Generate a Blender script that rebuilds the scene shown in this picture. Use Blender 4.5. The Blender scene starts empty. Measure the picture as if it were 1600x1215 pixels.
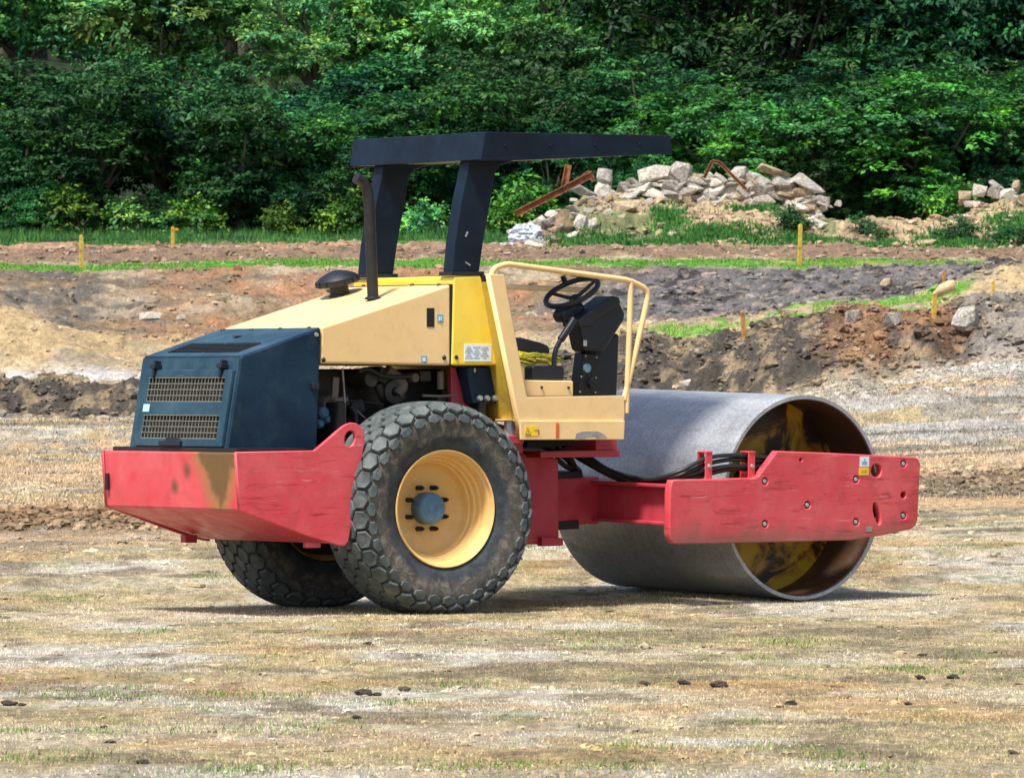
import bpy, bmesh, math, random
import numpy as np
from mathutils import Vector, Matrix, noise as mnoise
R = math.radians
random.seed(7); rng = np.random.default_rng(7)
scn = bpy.context.scene
col = scn.collection

# ------------------------------------------------------------------ camera, sky, sun, exposure
F = 10060.0; CX, CY = 800.0, 607.5; CAMZ = 1.394
cam = bpy.data.objects.new('camera', bpy.data.cameras.new('camera')); col.objects.link(cam)
cam.location = (0, 0, CAMZ); cam.rotation_euler = (R(90), 0, 0)
cam.data.sensor_width = 36; cam.data.lens = F / 1600 * 36
cam.data.clip_start = 0.5; cam.data.clip_end = 3000
cam.data.dof.use_dof = True; cam.data.dof.focus_distance = 40.6; cam.data.dof.aperture_fstop = 20
scn.camera = cam
scn.view_settings.view_transform = 'Standard'; scn.view_settings.look = 'None'
scn.view_settings.exposure = 1.15; scn.view_settings.gamma = 1
SUN_EL, SUN_AZ = R(62), R(212)          # azimuth clockwise from +Y: the sun stands behind and left of the camera
w = bpy.data.worlds.new("World"); scn.world = w; w.use_nodes = True
nt = w.node_tree
sky = nt.nodes.new('ShaderNodeTexSky'); sky.sky_type = 'NISHITA'; sky.sun_disc = False
sky.sun_elevation = SUN_EL; sky.sun_rotation = SUN_AZ; sky.air_density = 1.0; sky.dust_density = 2.5
nt.links.new(sky.outputs[0], nt.nodes['Background'].inputs[0]); nt.nodes['Background'].inputs[1].default_value = 0.08
sd = bpy.data.lights.new('sun', 'SUN'); sd.energy = 2.9; sd.angle = R(9.0); sd.color = (1, .95, .87)
sun = bpy.data.objects.new('sun', sd); col.objects.link(sun)
dv = Vector((math.sin(SUN_AZ) * math.cos(SUN_EL), math.cos(SUN_AZ) * math.cos(SUN_EL), math.sin(SUN_EL)))
sun.rotation_euler = dv.to_track_quat('Z', 'Y').to_euler(); sun.location = (0, 0, 60)

# ------------------------------------------------------------------ materials
def new_mat(name):
    m = bpy.data.materials.new(name); m.use_nodes = True
    return m, m.node_tree, m.node_tree.nodes['Principled BSDF']
def N(t, typ, **kw):
    n = t.nodes.new(typ)
    for k, v in kw.items():
        if k in n.inputs: n.inputs[k].default_value = v
        else: setattr(n, k, v)
    return n
def ramp(t, src, stops):
    r = t.nodes.new('ShaderNodeValToRGB'); t.links.new(src, r.inputs[0])
    e = r.color_ramp.elements
    while len(e) < len(stops): e.new(0.5)
    for k, (p, c) in enumerate(stops):
        e[k].position = p; e[k].color = (c[0], c[1], c[2], 1) if not isinstance(c, (int, float)) else (c, c, c, 1)
    return r
def mixc(t, fac, a, b, mode='MIX'):
    m = t.nodes.new('ShaderNodeMix'); m.data_type = 'RGBA'; m.blend_type = mode
    if hasattr(fac, 'is_linked') or hasattr(fac, 'links'): t.links.new(fac, m.inputs[0])
    else: m.inputs[0].default_value = fac
    for s, i in ((a, 6), (b, 7)):
        if isinstance(s, (tuple, list)): m.inputs[i].default_value = (s[0], s[1], s[2], 1)
        else: t.links.new(s, m.inputs[i])
    return m.outputs[2]
def objco(t, scale=(1, 1, 1)):
    tc = t.nodes.new('ShaderNodeTexCoord'); mp = t.nodes.new('ShaderNodeMapping'); mp.inputs['Scale'].default_value = scale
    t.links.new(tc.outputs['Object'], mp.inputs[0]); return mp.outputs[0]
def noise_tex(t, vec, scale, detail=5, rough=.6, dist=0):
    n = t.nodes.new('ShaderNodeTexNoise'); n.inputs['Scale'].default_value = scale; n.inputs['Detail'].default_value = detail
    n.inputs['Roughness'].default_value = rough; n.inputs['Distortion'].default_value = dist
    t.links.new(vec, n.inputs['Vector']); return n.outputs['Fac']
def math_n(t, op, a, b=None, clamp=False):
    m = t.nodes.new('ShaderNodeMath'); m.operation = op; m.use_clamp = clamp
    for s, i in ((a, 0), (b, 1)):
        if s is None: continue
        if isinstance(s, (int, float)): m.inputs[i].default_value = s
        else: t.links.new(s, m.inputs[i])
    return m.outputs[0]
def bump(t, b, h, strength=.3, dist=.01):
    n = t.nodes.new('ShaderNodeBump'); n.inputs['Strength'].default_value = strength; n.inputs['Distance'].default_value = dist
    t.links.new(h, n.inputs['Height']); t.links.new(n.outputs[0], b.inputs['Normal'])

def paint(name, base, worn, dirt=(.22, .17, .11), rough=.45, wear=.5, scr=.5, dirtamt=.5, metal=0.0, coat=0.0, spec=.5):
    """Weathered paint: colour fading, dirt blotches, thin scratches."""
    m, t, b = new_mat(name)
    v = objco(t); c = ramp(t, noise_tex(t, v, 2.6, 6, .65, .4), [(.35, base), (.72, tuple(base[i] * (1 - wear) + worn[i] * wear for i in range(3)))]).outputs[0]
    vs = objco(t, (2.2, 2.2, 30))
    s = ramp(t, noise_tex(t, vs, 2.2, 4, .7, .6), [(.62, 0), (.70, 1)]).outputs[0]
    s2 = ramp(t, noise_tex(t, v, 3.1, 3, .5), [(.5, 0), (.62, 1)]).outputs[0]
    f = math_n(t, 'MULTIPLY', math_n(t, 'MULTIPLY', s, s2), scr)
    c = mixc(t, f, c, worn)
    d = ramp(t, noise_tex(t, v, 7, 8, .75, .3), [(.5, 0), (.78, 1)]).outputs[0]
    c = mixc(t, math_n(t, 'MULTIPLY', d, dirtamt), c, dirt)
    sp = ramp(t, noise_tex(t, v, 55, 3, .6), [(.70, 0), (.76, 1)]).outputs[0]
    c = mixc(t, math_n(t, 'MULTIPLY', sp, min(1, dirtamt * 1.6)), c, dirt)
    t.links.new(c, b.inputs['Base Color'])
    r = ramp(t, noise_tex(t, v, 9, 4, .6), [(.3, rough - .12), (.75, rough + .25)]).outputs[0]
    t.links.new(r, b.inputs['Roughness']); b.inputs['Metallic'].default_value = metal
    b.inputs['Coat Weight'].default_value = coat
    b.inputs['Specular IOR Level'].default_value = spec
    bump(t, b, noise_tex(t, v, 5, 4, .6), .12, .02)
    return m
def flat(name, c, rough=.6, metal=0.0, var=.25, sc=25):
    m, t, b = new_mat(name)
    o = ramp(t, noise_tex(t, objco(t), sc, 5, .65), [(.3, tuple(x * (1 - var) for x in c)), (.7, tuple(min(1, x * (1 + var)) for x in c))]).outputs[0]
    t.links.new(o, b.inputs['Base Color']); b.inputs['Roughness'].default_value = rough; b.inputs['Metallic'].default_value = metal
    return m

M = {}
M['red'] = paint('faded_red_paint', (.62, .045, .066), (.72, .19, .19), dirt=(.20, .04, .03), rough=.38, scr=.55, dirtamt=.45)
M['red_dark'] = paint('red_frame_paint', (.40, .020, .042), (.52, .11, .12), dirt=(.10, .035, .03), rough=.42, scr=.3, dirtamt=.5)
M['tan'] = paint('faded_tan_paint', (.80, .54, .235), (.86, .65, .36), dirt=(.42, .27, .14), rough=.46, scr=.5, dirtamt=.34)
M['yellow'] = paint('yellow_paint', (.85, .62, .045), (.9, .7, .16), dirt=(.45, .28, .06), rough=.42, scr=.4, dirtamt=.28)
M['rim'] = paint('yellow_rim_paint', (.76, .47, .15), (.82, .58, .27), dirt=(.30, .18, .07), rough=.45, scr=.3, dirtamt=.35)
M['navy'] = paint('dark_navy_paint', (.004, .017, .038), (.02, .06, .10), dirt=(.05, .09, .09), rough=.45, scr=.35, dirtamt=.32, spec=.22)
M['navy_dusty'] = paint('dusty_navy_paint', (.012, .040, .070), (.055, .12, .16), dirt=(.09, .14, .15), rough=.5, scr=.6, dirtamt=.4, spec=.25)
M['canopy'] = paint('black_canopy_paint', (.002, .0055, .014), (.01, .028, .055), dirt=(.02, .03, .04), rough=.40, scr=.25, dirtamt=.25, spec=.25)
M['black'] = flat('black_plastic', (.006, .010, .018), .48)
M['black_metal'] = flat('sooty_metal', (.02, .02, .022), .5, .3)
M['void'] = flat('void_black', (.006, .006, .006), .8)  # near black standing in for the dark of slots, openings and gaps
M['engine'] = paint('greasy_engine', (.016, .016, .015), (.09, .08, .065), dirt=(.006, .005, .004), rough=.5, scr=.4, dirtamt=.9)
M['engine_pale'] = paint('dusty_casting', (.13, .11, .08), (.24, .2, .16), dirt=(.05, .04, .03), rough=.6, dirtamt=.7)
M['steel'] = flat('zinc_bolt', (.42, .47, .45), .4, .5)
M['wire'] = flat('galvanised_wire', (.27, .26, .20), .5, .4)
M['hose'] = flat('rubber_hose', (.012, .018, .016), .45)
M['hub'] = paint('blue_grey_hub', (.045, .14, .24), (.25, .42, .52), dirt=(.03, .05, .07), rough=.5, scr=1.0, dirtamt=1.0)
M['sticker_w'] = flat('white_sticker', (.72, .78, .82), .5, 0, .08)
M['sticker_b'] = flat('blue_sticker', (.16, .38, .48), .5, 0, .1)
M['sticker_t'] = flat('pale_teal_sticker', (.35, .62, .58), .5, 0, .1)
M['sticker_y'] = flat('yellow_sticker', (.85, .58, .02), .5, 0, .1)
M['orange'] = flat('orange_reflector', (.6, .12, .03), .35)
M['ink'] = flat('printed_ink', (.02, .02, .02), .6)
M['ink_b'] = flat('printed_blue', (.25, .4, .55), .6)
M['cloth'] = flat('yellow_cloth', (.45, .40, .03), .9, 0, .5, 40)
M['vinyl'] = flat('black_vinyl', (.012, .014, .02), .5)
M['ochre'] = paint('ochre_inner_paint', (.50, .33, .03), (.5, .36, .08), dirt=(.06, .04, .015), rough=.5, dirtamt=.6)
M['drum_in'] = paint('oily_drum_inside', (.060, .028, .015), (.12, .06, .03), dirt=(.02, .015, .01), rough=.5, dirtamt=.9)
M['primer'] = flat('bare_grey_scuff', (.26, .25, .25), .6, 0, .35, 18)

def disc_mat():
    m, t, b = new_mat('oil_streaked_yellow')
    v = objco(t, (1, 1, 1)); n = noise_tex(t, v, 3.2, 7, .62, .9)
    c = ramp(t, n, [(.43, (.52, .31, .015)), (.50, (.30, .15, .01)), (.56, (.03, .016, .008)), (.7, (.012, .008, .006))]).outputs[0]
    t.links.new(c, b.inputs['Base Color']); b.inputs['Roughness'].default_value = .4; return m
M['disc'] = disc_mat()
def drum_mat():
    m, t, b = new_mat('worn_drum_steel')
    v = objco(t, (1, .35, 1))
    c = ramp(t, noise_tex(t, v, 3, 8, .7, .2), [(.3, (.27, .28, .30)), (.55, (.42, .435, .46)), (.75, (.56, .57, .58))]).outputs[0]
    g = ramp(t, noise_tex(t, objco(t), 60, 6, .8), [(.38, .70), (.62, 1.2)]).outputs[0]
    c = mixc(t, 1.0, c, g, 'MULTIPLY')
    bd = ramp(t, noise_tex(t, objco(t, (.15, 9, .15)), 2.2, 6, .7), [(.35, .93), (.6, 1.05)]).outputs[0]; c = mixc(t, 1.0, c, bd, 'MULTIPLY')
    rs = ramp(t, noise_tex(t, objco(t), 4.5, 7, .7, .4), [(.60, 0), (.72, 1)]).outputs[0]; c = mixc(t, math_n(t, 'MULTIPLY', rs, .6), c, (.17, .13, .09))
    g2 = ramp(t, noise_tex(t, objco(t), 2.0, 4, .6), [(.62, 0), (.75, 1)]).outputs[0]
    c = mixc(t, math_n(t, 'MULTIPLY', g2, .25), c, (.08, .18, .13))
    t.links.new(c, b.inputs['Base Color']); b.inputs['Metallic'].default_value = .4
    r = ramp(t, noise_tex(t, objco(t), 40, 5, .7), [(.3, .38), (.7, .62)]).outputs[0]; t.links.new(r, b.inputs['Roughness'])
    bump(t, b, noise_tex(t, objco(t), 70, 6, .75), .25, .004); return m
M['drum'] = drum_mat()
def tyre_mat():
    m, t, b = new_mat('dusty_tyre_rubber')
    v = objco(t)
    tc = t.nodes.new('ShaderNodeTexCoord'); sx = t.nodes.new('ShaderNodeSeparateXYZ'); t.links.new(tc.outputs['Object'], sx.inputs[0])
    rr = math_n(t, 'SQRT', math_n(t, 'ADD', math_n(t, 'POWER', math_n(t, 'ABSOLUTE', sx.outputs[0]), 2.0), math_n(t, 'POWER', math_n(t, 'ABSOLUTE', sx.outputs[2]), 2.0)))
    rw = math_n(t, 'ADD', rr, math_n(t, 'MULTIPLY', math_n(t, 'SUBTRACT', noise_tex(t, v, 9, 6, .8, .5), .5), .16))
    mud = ramp(t, rw, [(.435, 0), (.47, 1), (.60, 1), (.635, 0)]).outputs[0]
    n2 = noise_tex(t, v, 14, 8, .75, .6)
    mudc = ramp(t, n2, [(.32, (.028, .026, .024)), (.5, (.085, .075, .062)), (.68, (.25, .22, .175))]).outputs[0]
    c0 = ramp(t, noise_tex(t, v, 11, 6, .7), [(.4, (.016, .021, .027)), (.7, (.055, .07, .08))]).outputs[0]
    c = mixc(t, math_n(t, 'MULTIPLY', mud, .95), c0, mudc)
    t.links.new(c, b.inputs['Base Color']); b.inputs['Roughness'].default_value = .72
    bump(t, b, n2, .5, .012); return m
M['tyre'] = tyre_mat()
def lug_mat():
    m, t, b = new_mat('worn_tread_blocks')
    v = objco(t)
    c = ramp(t, noise_tex(t, v, 9, 8, .75), [(.36, (.035, .045, .05)), (.55, (.085, .105, .105)), (.72, (.19, .19, .165))]).outputs[0]
    t.links.new(c, b.inputs['Base Color']); b.inputs['Roughness'].default_value = .62
    bump(t, b, noise_tex(t, v, 45, 5, .7), .3, .006); return m
M['lug'] = lug_mat()
def cw_mat():     # the brown V-shaped burn stain and the two rusty spots on the rear of the counterweight
    m = M['red'].copy(); m.name = 'stained_red_paint'; t = m.node_tree; b = t.nodes['Principled BSDF']
    src = b.inputs['Base Color'].links[0].from_socket
    tc = t.nodes.new('ShaderNodeTexCoord'); sx = t.nodes.new('ShaderNodeSeparateXYZ'); t.links.new(tc.outputs['Object'], sx.inputs[0])
    nz = math_n(t, 'MULTIPLY', math_n(t, 'SUBTRACT', noise_tex(t, tc.outputs['Object'], 3, 8, .68), .5), .42)
    z = sx.outputs[2]; y = math_n(t, 'ADD', sx.outputs[1], nz)
    dy = math_n(t, 'ABSOLUTE', math_n(t, 'SUBTRACT', y, -.555))
    wid = math_n(t, 'MULTIPLY', math_n(t, 'SUBTRACT', z, .60), .60)
    core = math_n(t, 'SUBTRACT', wid, dy)
    outer = ramp(t, core, [(0.0, 0), (.06, 1)])
    o2 = ramp(t, math_n(t, 'ADD', core, .14), [(0.0, 0), (.13, 1)]).outputs[0]
    xm = math_n(t, 'LESS_THAN', sx.outputs[0], CW_X + .05) 
    c = mixc(t, math_n(t, 'MULTIPLY', math_n(t, 'MULTIPLY', o2, .75), xm), src, (.30, .17, .055))
    c = mixc(t, math_n(t, 'MULTIPLY', math_n(t, 'MULTIPLY', outer.outputs[0], .85), xm), c, (.11, .07, .02))
    for (yy, zz) in ((-.22, .89), (-.06, .79)):
        d = math_n(t, 'SQRT', math_n(t, 'ADD', math_n(t, 'POWER', math_n(t, 'ABSOLUTE', math_n(t, 'SUBTRACT', sx.outputs[1], yy)), 2.0), math_n(t, 'POWER', math_n(t, 'ABSOLUTE', math_n(t, 'SUBTRACT', z, zz)), 2.0)))
        k = ramp(t, d, [(.015, 1), (.065, 0)]).outputs[0]
        c = mixc(t, math_n(t, 'MULTIPLY', math_n(t, 'MULTIPLY', k, .85), xm), c, (.10, .06, .02))
    t.links.new(c, b.inputs['Base Color']); return m

def worn_plate(low0=.22, low1=.30, xm=(.70, .95), nm='scraped_red_plate'):
    m = M['red'].copy(); m.name = nm; t = m.node_tree; b = t.nodes['Principled BSDF']; src = b.inputs['Base Color'].links[0].from_socket
    v = objco(t, (1.1, 1, 9)); st = ramp(t, noise_tex(t, v, 2.4, 7, .72, .5), [(.54, 0), (.66, 1)]).outputs[0]; st2 = ramp(t, noise_tex(t, objco(t, (1.4, 1, 16)), 2.0, 6, .75, .3), [(.60, 0), (.66, 1)]).outputs[0]
    c = mixc(t, math_n(t, 'MULTIPLY', st, .8), src, (.30, .012, .014)); c = mixc(t, math_n(t, 'MULTIPLY', st2, .5), c, (.80, .32, .36))
    tc = t.nodes.new('ShaderNodeTexCoord'); sx = t.nodes.new('ShaderNodeSeparateXYZ'); t.links.new(tc.outputs['Object'], sx.inputs[0])
    nz = math_n(t, 'MULTIPLY', math_n(t, 'SUBTRACT', noise_tex(t, objco(t, (1, 1, .6)), 3.2, 7, .65, .4), .5), .50)
    low = ramp(t, math_n(t, 'ADD', math_n(t, 'ADD', sx.outputs[2], .5), math_n(t, 'MULTIPLY', nz, .7)), [(low0, 1), (low1 + (.07 if low0 > 0 else 0), 0)]).outputs[0]
    c = mixc(t, math_n(t, 'MULTIPLY', low, .75), c, (.16, .10, .07))
    rt_ = ramp(t, math_n(t, 'ADD', sx.outputs[0], math_n(t, 'MULTIPLY', nz, .6)), [(xm[0], 0), (xm[1], 1)]).outputs[0]; c = mixc(t, math_n(t, 'MULTIPLY', math_n(t, 'MULTIPLY', rt_, .75), ramp(t, noise_tex(t, objco(t, (1.5, 1, 7)), 2.5, 7, .7), [(.42, 0), (.56, 1)]).outputs[0]), c, (.24, .03, .015))
    lf = ramp(t, math_n(t, 'ADD', sx.outputs[0], math_n(t, 'MULTIPLY', nz, .4)), [(-1.0, 1), (-.82, 0)]) ; t.links.new(c, b.inputs['Base Color']); return m
M['plate'] = worn_plate(); M['plate2'] = worn_plate(0.0, .01, (.97, 1.0), 'scratched_red_plate')

# ------------------------------------------------------------------ helpers
def tag(o, label=None, cat=None, group=None, kind=None):
    if label: o['label'] = label
    if cat: o['category'] = cat
    if group: o['group'] = group
    if kind: o['kind'] = kind
    return o
def link(name, me, mat, parent=None, smooth=False, mw=None, bevel=0, seg=2):
    o = bpy.data.objects.new(name, me); col.objects.link(o)
    if mat is not None and not me.materials: me.materials.append(mat)
    if parent is not None: o.parent = parent
    if mw is not None: o.matrix_local = mw
    if smooth:
        me.polygons.foreach_set('use_smooth', [True] * len(me.polygons))
    if bevel:
        b = o.modifiers.new('bevel', 'BEVEL'); b.width = bevel; b.segments = seg; b.limit_method = 'ANGLE'; b.angle_limit = R(35)
        me.polygons.foreach_set('use_smooth', [True] * len(me.polygons)); b.harden_normals = True
    return o
class MB:
    """collects geometry for one mesh"""
    def __init__(s): s.v = []; s.f = []
    def add(s, vs, fs):
        k = len(s.v); s.v += [tuple(v) for v in vs]; s.f += [tuple(i + k for i in f) for f in fs]; return s
    def prism(s, prof, y0, y1, ax='y'):
        """profile of (a,b) pairs; 'y': (x,z) swept along y; 'x': (y,z) along x; 'z': (x,y) along z"""
        n = len(prof)
        mk = {'y': lambda a, b, c: (a, c, b), 'x': lambda a, b, c: (c, a, b), 'z': lambda a, b, c: (a, b, c)}[ax]
        vs = [mk(a, b, y0) for a, b in prof] + [mk(a, b, y1) for a, b in prof]
        fs = [tuple(range(n)), tuple(range(2 * n - 1, n - 1, -1))] + [(i, i + n, (i + 1) % n + n, (i + 1) % n) for i in range(n)]
        return s.add(vs, fs)
    def box(s, c, d, rot=None):
        vs = [Vector((sx * d[0] / 2, sy * d[1] / 2, sz * d[2] / 2)) for sx in (-1, 1) for sy in (-1, 1) for sz in (-1, 1)]
        if rot is not None: vs = [rot @ v for v in vs]
        return s.add([v + Vector(c) for v in vs], [(0, 1, 3, 2), (4, 6, 7, 5), (0, 4, 5, 1), (2, 3, 7, 6), (0, 2, 6, 4), (1, 5, 7, 3)])
    def hexa(s, a, b):
        """two quads (4 points each) joined"""
        return s.add(list(a) + list(b), [(0, 1, 2, 3), (7, 6, 5, 4)] + [(i, i + 4, (i + 1) % 4 + 4, (i + 1) % 4) for i in range(4)])
    def tube(s, pts, r, n=12, caps=True):
        pts = [Vector(p) for p in pts]; rings = []; up = None
        for i, p in enumerate(pts):
            a = pts[max(i - 1, 0)]; c = pts[min(i + 1, len(pts) - 1)]; d = (c - a).normalized()
            if up is None:
                up = Vector((0, 0, 1)) if abs(d.z) < .9 else Vector((0, 1, 0))
            x = d.cross(up).normalized(); up = x.cross(d).normalized()
            rr = r[i] if isinstance(r, (list, tuple)) else r
            rings.append([p + x * rr * math.cos(2 * math.pi * k / n) + up * rr * math.sin(2 * math.pi * k / n) for k in range(n)])
        vs = [v for ring in rings for v in ring]; fs = []
        for i in range(len(pts) - 1):
            for k in range(n): fs.append((i * n + k, i * n + (k + 1) % n, (i + 1) * n + (k + 1) % n, (i + 1) * n + k))
        if caps: fs += [tuple(range(n - 1, -1, -1)), tuple(range((len(pts) - 1) * n, len(pts) * n))]
        return s.add(vs, fs)
    def lathe(s, prof, n=64, axis='y', c=(0, 0, 0), closed=False):
        """prof (r, a) pairs revolved about axis"""
        vs = []; fs = []; m = len(prof)
        for k in range(n):
            t = 2 * math.pi * k / n; cs, sn = math.cos(t), math.sin(t)
            for r, a in prof:
                p = (r * cs, a, r * sn) if axis == 'y' else ((r * cs, r * sn, a) if axis == 'z' else (a, r * cs, r * sn))
                vs.append((p[0] + c[0], p[1] + c[1], p[2] + c[2]))
        for k in range(n):
            k2 = (k + 1) % n
            for i in range(m if closed else m - 1):
                j = (i + 1) % m; fs.append((k * m + i, k * m + j, k2 * m + j, k2 * m + i))
        return s.add(vs, fs)
    def build(s, name, mat, parent=None, mw=None, smooth=False, bevel=0, seg=2):
        me = bpy.data.meshes.new(name); me.from_pydata(s.v, [], s.f); me.validate()
        bm = bmesh.new(); bm.from_mesh(me); bmesh.ops.recalc_face_normals(bm, faces=bm.faces); bm.to_mesh(me); bm.free()
        o = link(name, me, mat, parent, smooth, mw, bevel, seg)
        if smooth and not bevel:
            try: me.set_sharp_from_angle(angle=R(38))
            except Exception: pass
        return o
def arc_round(pts, r=.03, n=6):
    """round the corners of a 3-D polyline"""
    pts = [Vector(p) for p in pts]; out = [pts[0]]
    for i in range(1, len(pts) - 1):
        a, b, c = pts[i - 1], pts[i], pts[i + 1]
        u = (a - b); v = (c - b); k = min(r, u.length * .45, v.length * .45)
        p0 = b + u.normalized() * k; p1 = b + v.normalized() * k
        for j in range(n + 1):
            t = j / n; out.append(p0 * (1 - t) ** 2 + b * 2 * t * (1 - t) + p1 * t * t)
    return out + [pts[-1]]
class Frame:
    """the frame of a rigid body; finds the point of a plane of that body along a sight line (measured off the photograph)"""
    def __init__(s, o, yaw, roll=0):
        s.m = Matrix.Translation(Vector(o)) @ Matrix.Rotation(yaw, 4, 'Z') @ Matrix.Rotation(roll, 4, 'X'); s.i = s.m.inverted()
        s.c = s.i @ Vector((0, 0, CAMZ))
    def hit(s, px, py, p0, n):
        d = (s.i.to_3x3() @ Vector(((px - CX) / F, 1, -(py - CY) / F))); p0 = Vector(p0); n = Vector(n)
        return s.c + d * ((p0 - s.c).dot(n) / d.dot(n))
    def side(s, px, py, y): p = s.hit(px, py, (0, y, 0), (0, 1, 0)); return (p.x, p.z)
    def rear(s, px, py, x): p = s.hit(px, py, (x, 0, 0), (1, 0, 0)); return (p.y, p.z)
    def S(s, lst, y): return [s.side(a, b, y) for a, b in lst]
    def P(s, lst, y): return [s.hit(a, b, (0, y, 0), (0, 1, 0)) for a, b in lst]
def plate_curve(outer, holes, thick, bevel=.004):
    """flat plate (x,z outline with holes) in the XZ plane, thickness along y, centred on y=0"""
    cu = bpy.data.curves.new('c', 'CURVE'); cu.dimensions = '2D'; cu.fill_mode = 'BOTH'; cu.extrude = thick / 2 - bevel; cu.bevel_depth = bevel; cu.bevel_resolution = 1
    cu.offset = -bevel
    for poly in [outer] + holes:
        sp = cu.splines.new('POLY'); sp.points.add(len(poly) - 1); sp.use_cyclic_u = True
        for i, (a, b) in enumerate(poly): sp.points[i].co = (a, b, 0, 1)
    ob = bpy.data.objects.new('c', cu); col.objects.link(ob)
    dg = bpy.context.evaluated_depsgraph_get(); me = bpy.data.meshes.new_from_object(ob.evaluated_get(dg))
    bpy.data.objects.remove(ob)
    me.transform(Matrix.Rotation(R(90), 4, 'X')); return me
def ellipse(cx, cy, rx, ry, n=20, rot=0):
    return [(cx + rx * math.cos(t) * math.cos(rot) - ry * math.sin(t) * math.sin(rot), cy + rx * math.cos(t) * math.sin(rot) + ry * math.sin(t) * math.cos(rot)) for t in [2 * math.pi * k / n for k in range(n)]]

# ------------------------------------------------------------------ terrain
def _hash(ix, iy, seed):
    h = (ix.astype(np.int64) * 374761393 + iy.astype(np.int64) * 668265263 + seed * 1442695041) & 0xFFFFFFFF
    h = ((h ^ (h >> 13)) * 1274126177) & 0xFFFFFFFF
    h = ((h ^ (h >> 16)) * 2246822519) & 0xFFFFFFFF
    return ((h ^ (h >> 15)) & 0xFFFFFF) / float(0xFFFFFF)
def vnoise(x, y, seed=0):
    ix = np.floor(x); iy = np.floor(y); fx = x - ix; fy = y - iy
    fx = fx * fx * fx * (fx * (fx * 6 - 15) + 10); fy = fy * fy * fy * (fy * (fy * 6 - 15) + 10)
    a = _hash(ix, iy, seed); b = _hash(ix + 1, iy, seed); c = _hash(ix, iy + 1, seed); d = _hash(ix + 1, iy + 1, seed)
    return (a * (1 - fx) + b * fx) * (1 - fy) + (c * (1 - fx) + d * fx) * fy
def fbm(x, y, oct=4, seed=0, gain=.5):
    s = 0; a = 1; tot = 0
    for k in range(oct):
        s = s + a * (vnoise(x, y, seed + k * 17) - .5); tot += a; a *= gain
        x, y = x * 1.9 + y * .45 + 3.1, y * 1.9 - x * .45 + 7.7
    return s / tot * 2
def sst(a, b, x): t = np.clip((x - a) / (b - a), 0, 1); return t * t * (3 - 2 * t)
PXC = np.array([-700., 0, 230, 500, 800, 1100, 1350, 1600, 2300])
ZT = [  # distance, then the sight-line row at each column
 (50, [855, 850, 850, 850, 850, 850, 848, 846, 846]),
 (58, [795, 790, 790, 790, 790, 790, 786, 780, 780]),
 (70, [715, 712, 712, 712, 710, 700, 690, 680, 680]),
 (78, [670, 668, 668, 666, 660, 652, 630, 605, 600]),
 (83, [657, 657, 655, 650, 648, 640, 598, 565, 560]),
 (84.6, [605, 612, 608, 605, 600, 560, 515, 500, 490]),
 (86, [604, 603, 603, 600, 570, 520, 490, 475, 465]),
 (91, [590, 590, 590, 580, 545, 512, 488, 460, 450]),
 (96, [500, 512, 575, 560, 540, 512, 482, 450, 440]),
 (98.5, [490, 498, 560, 560, 530, 510, 478, 440, 430]),
 (102, [500, 505, 525, 530, 520, 500, 470, 428, 420]),
 (107, [450, 455, 470, 480, 480, 470, 452, 424, 416]),
 (113, [430, 430, 430, 428, 426, 424, 424, 418, 412]),
 (115, [425, 424, 422, 420, 418, 417, 417, 417, 410]),
 (120, [414, 414, 412, 409, 407, 408, 408, 411, 405]),
 (121.5, [410, 411, 410, 406, 404, 405, 405, 406, 402]),
 (123.5, [396, 394, 394, 392, 391, 390, 391, 392, 390]),
 (129, [386, 384, 383, 382, 382, 381, 380, 380, 380]),
 (138, [377, 376, 374, 372, 368, 362, 356, 352, 350]),
 (150, [300, 300, 300, 300, 300, 300, 300, 300, 300]),
 (165, [200] * 9), (195, [90] * 9), (230, [10] * 9), (270, [-70] * 9), (340, [-170] * 9), (460, [-230] * 9), (800, [-100] * 9)]
TY = np.array([0., 40.3] + [r[0] for r in ZT])
TZ = np.array([[0.] * 9, [0.] * 9] + [[CAMZ + (CY - p) * r[0] / F for p in r[1]] for r in ZT])
def terrain_base(X, Y):
    X = np.asarray(X, float); Y = np.asarray(Y, float)
    Yc = np.clip(Y, 1, 799.9)
    px = np.clip(CX + F * X / np.maximum(Yc, 30), PXC[0], PXC[-1] - .01)
    j = np.clip(np.searchsorted(PXC, px, side='right') - 1, 0, 7); fx = (px - PXC[j]) / (PXC[j + 1] - PXC[j]); fx = fx * fx * (3 - 2 * fx)
    i = np.clip(np.searchsorted(TY, Yc, side='right') - 1, 0, len(TY) - 2); fy = (Yc - TY[i]) / (TY[i + 1] - TY[i])
    return (TZ[i, j] * (1 - fx) + TZ[i, j + 1] * fx) * (1 - fy) + (TZ[i + 1, j] * (1 - fx) + TZ[i + 1, j + 1] * fx) * fy
def bx_at(px, Y): return (px - CX) * Y / F
MOUNDS = [  # column, distance, height, half width m, half depth m
 (855, 128.0, .34, .5, 1.6), (905, 128.5, .62, .6, 2.0), (965, 129.5, .80, .7, 2.4), (1050, 130.2, .72, .8, 2.8), (1140, 130.2, .68, .8, 2.8), (1235, 130.2, .52, .8, 2.4),
 (1110, 126.8, .36, .7, 1.2), (1200, 126.8, .42, .8, 1.2), (1330, 128.5, .34, .9, 2.0), (1430, 129, .36, 1.1, 2.2), (1540, 131, .40, 1.1, 2.4), (1640, 131, .45, 1.4, 2.6),
 (20, 94.5, .34, 1.1, 2.6), (130, 93.5, .24, .9, 2.0), (1560, 101, .25, .8, 2.5)]
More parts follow.
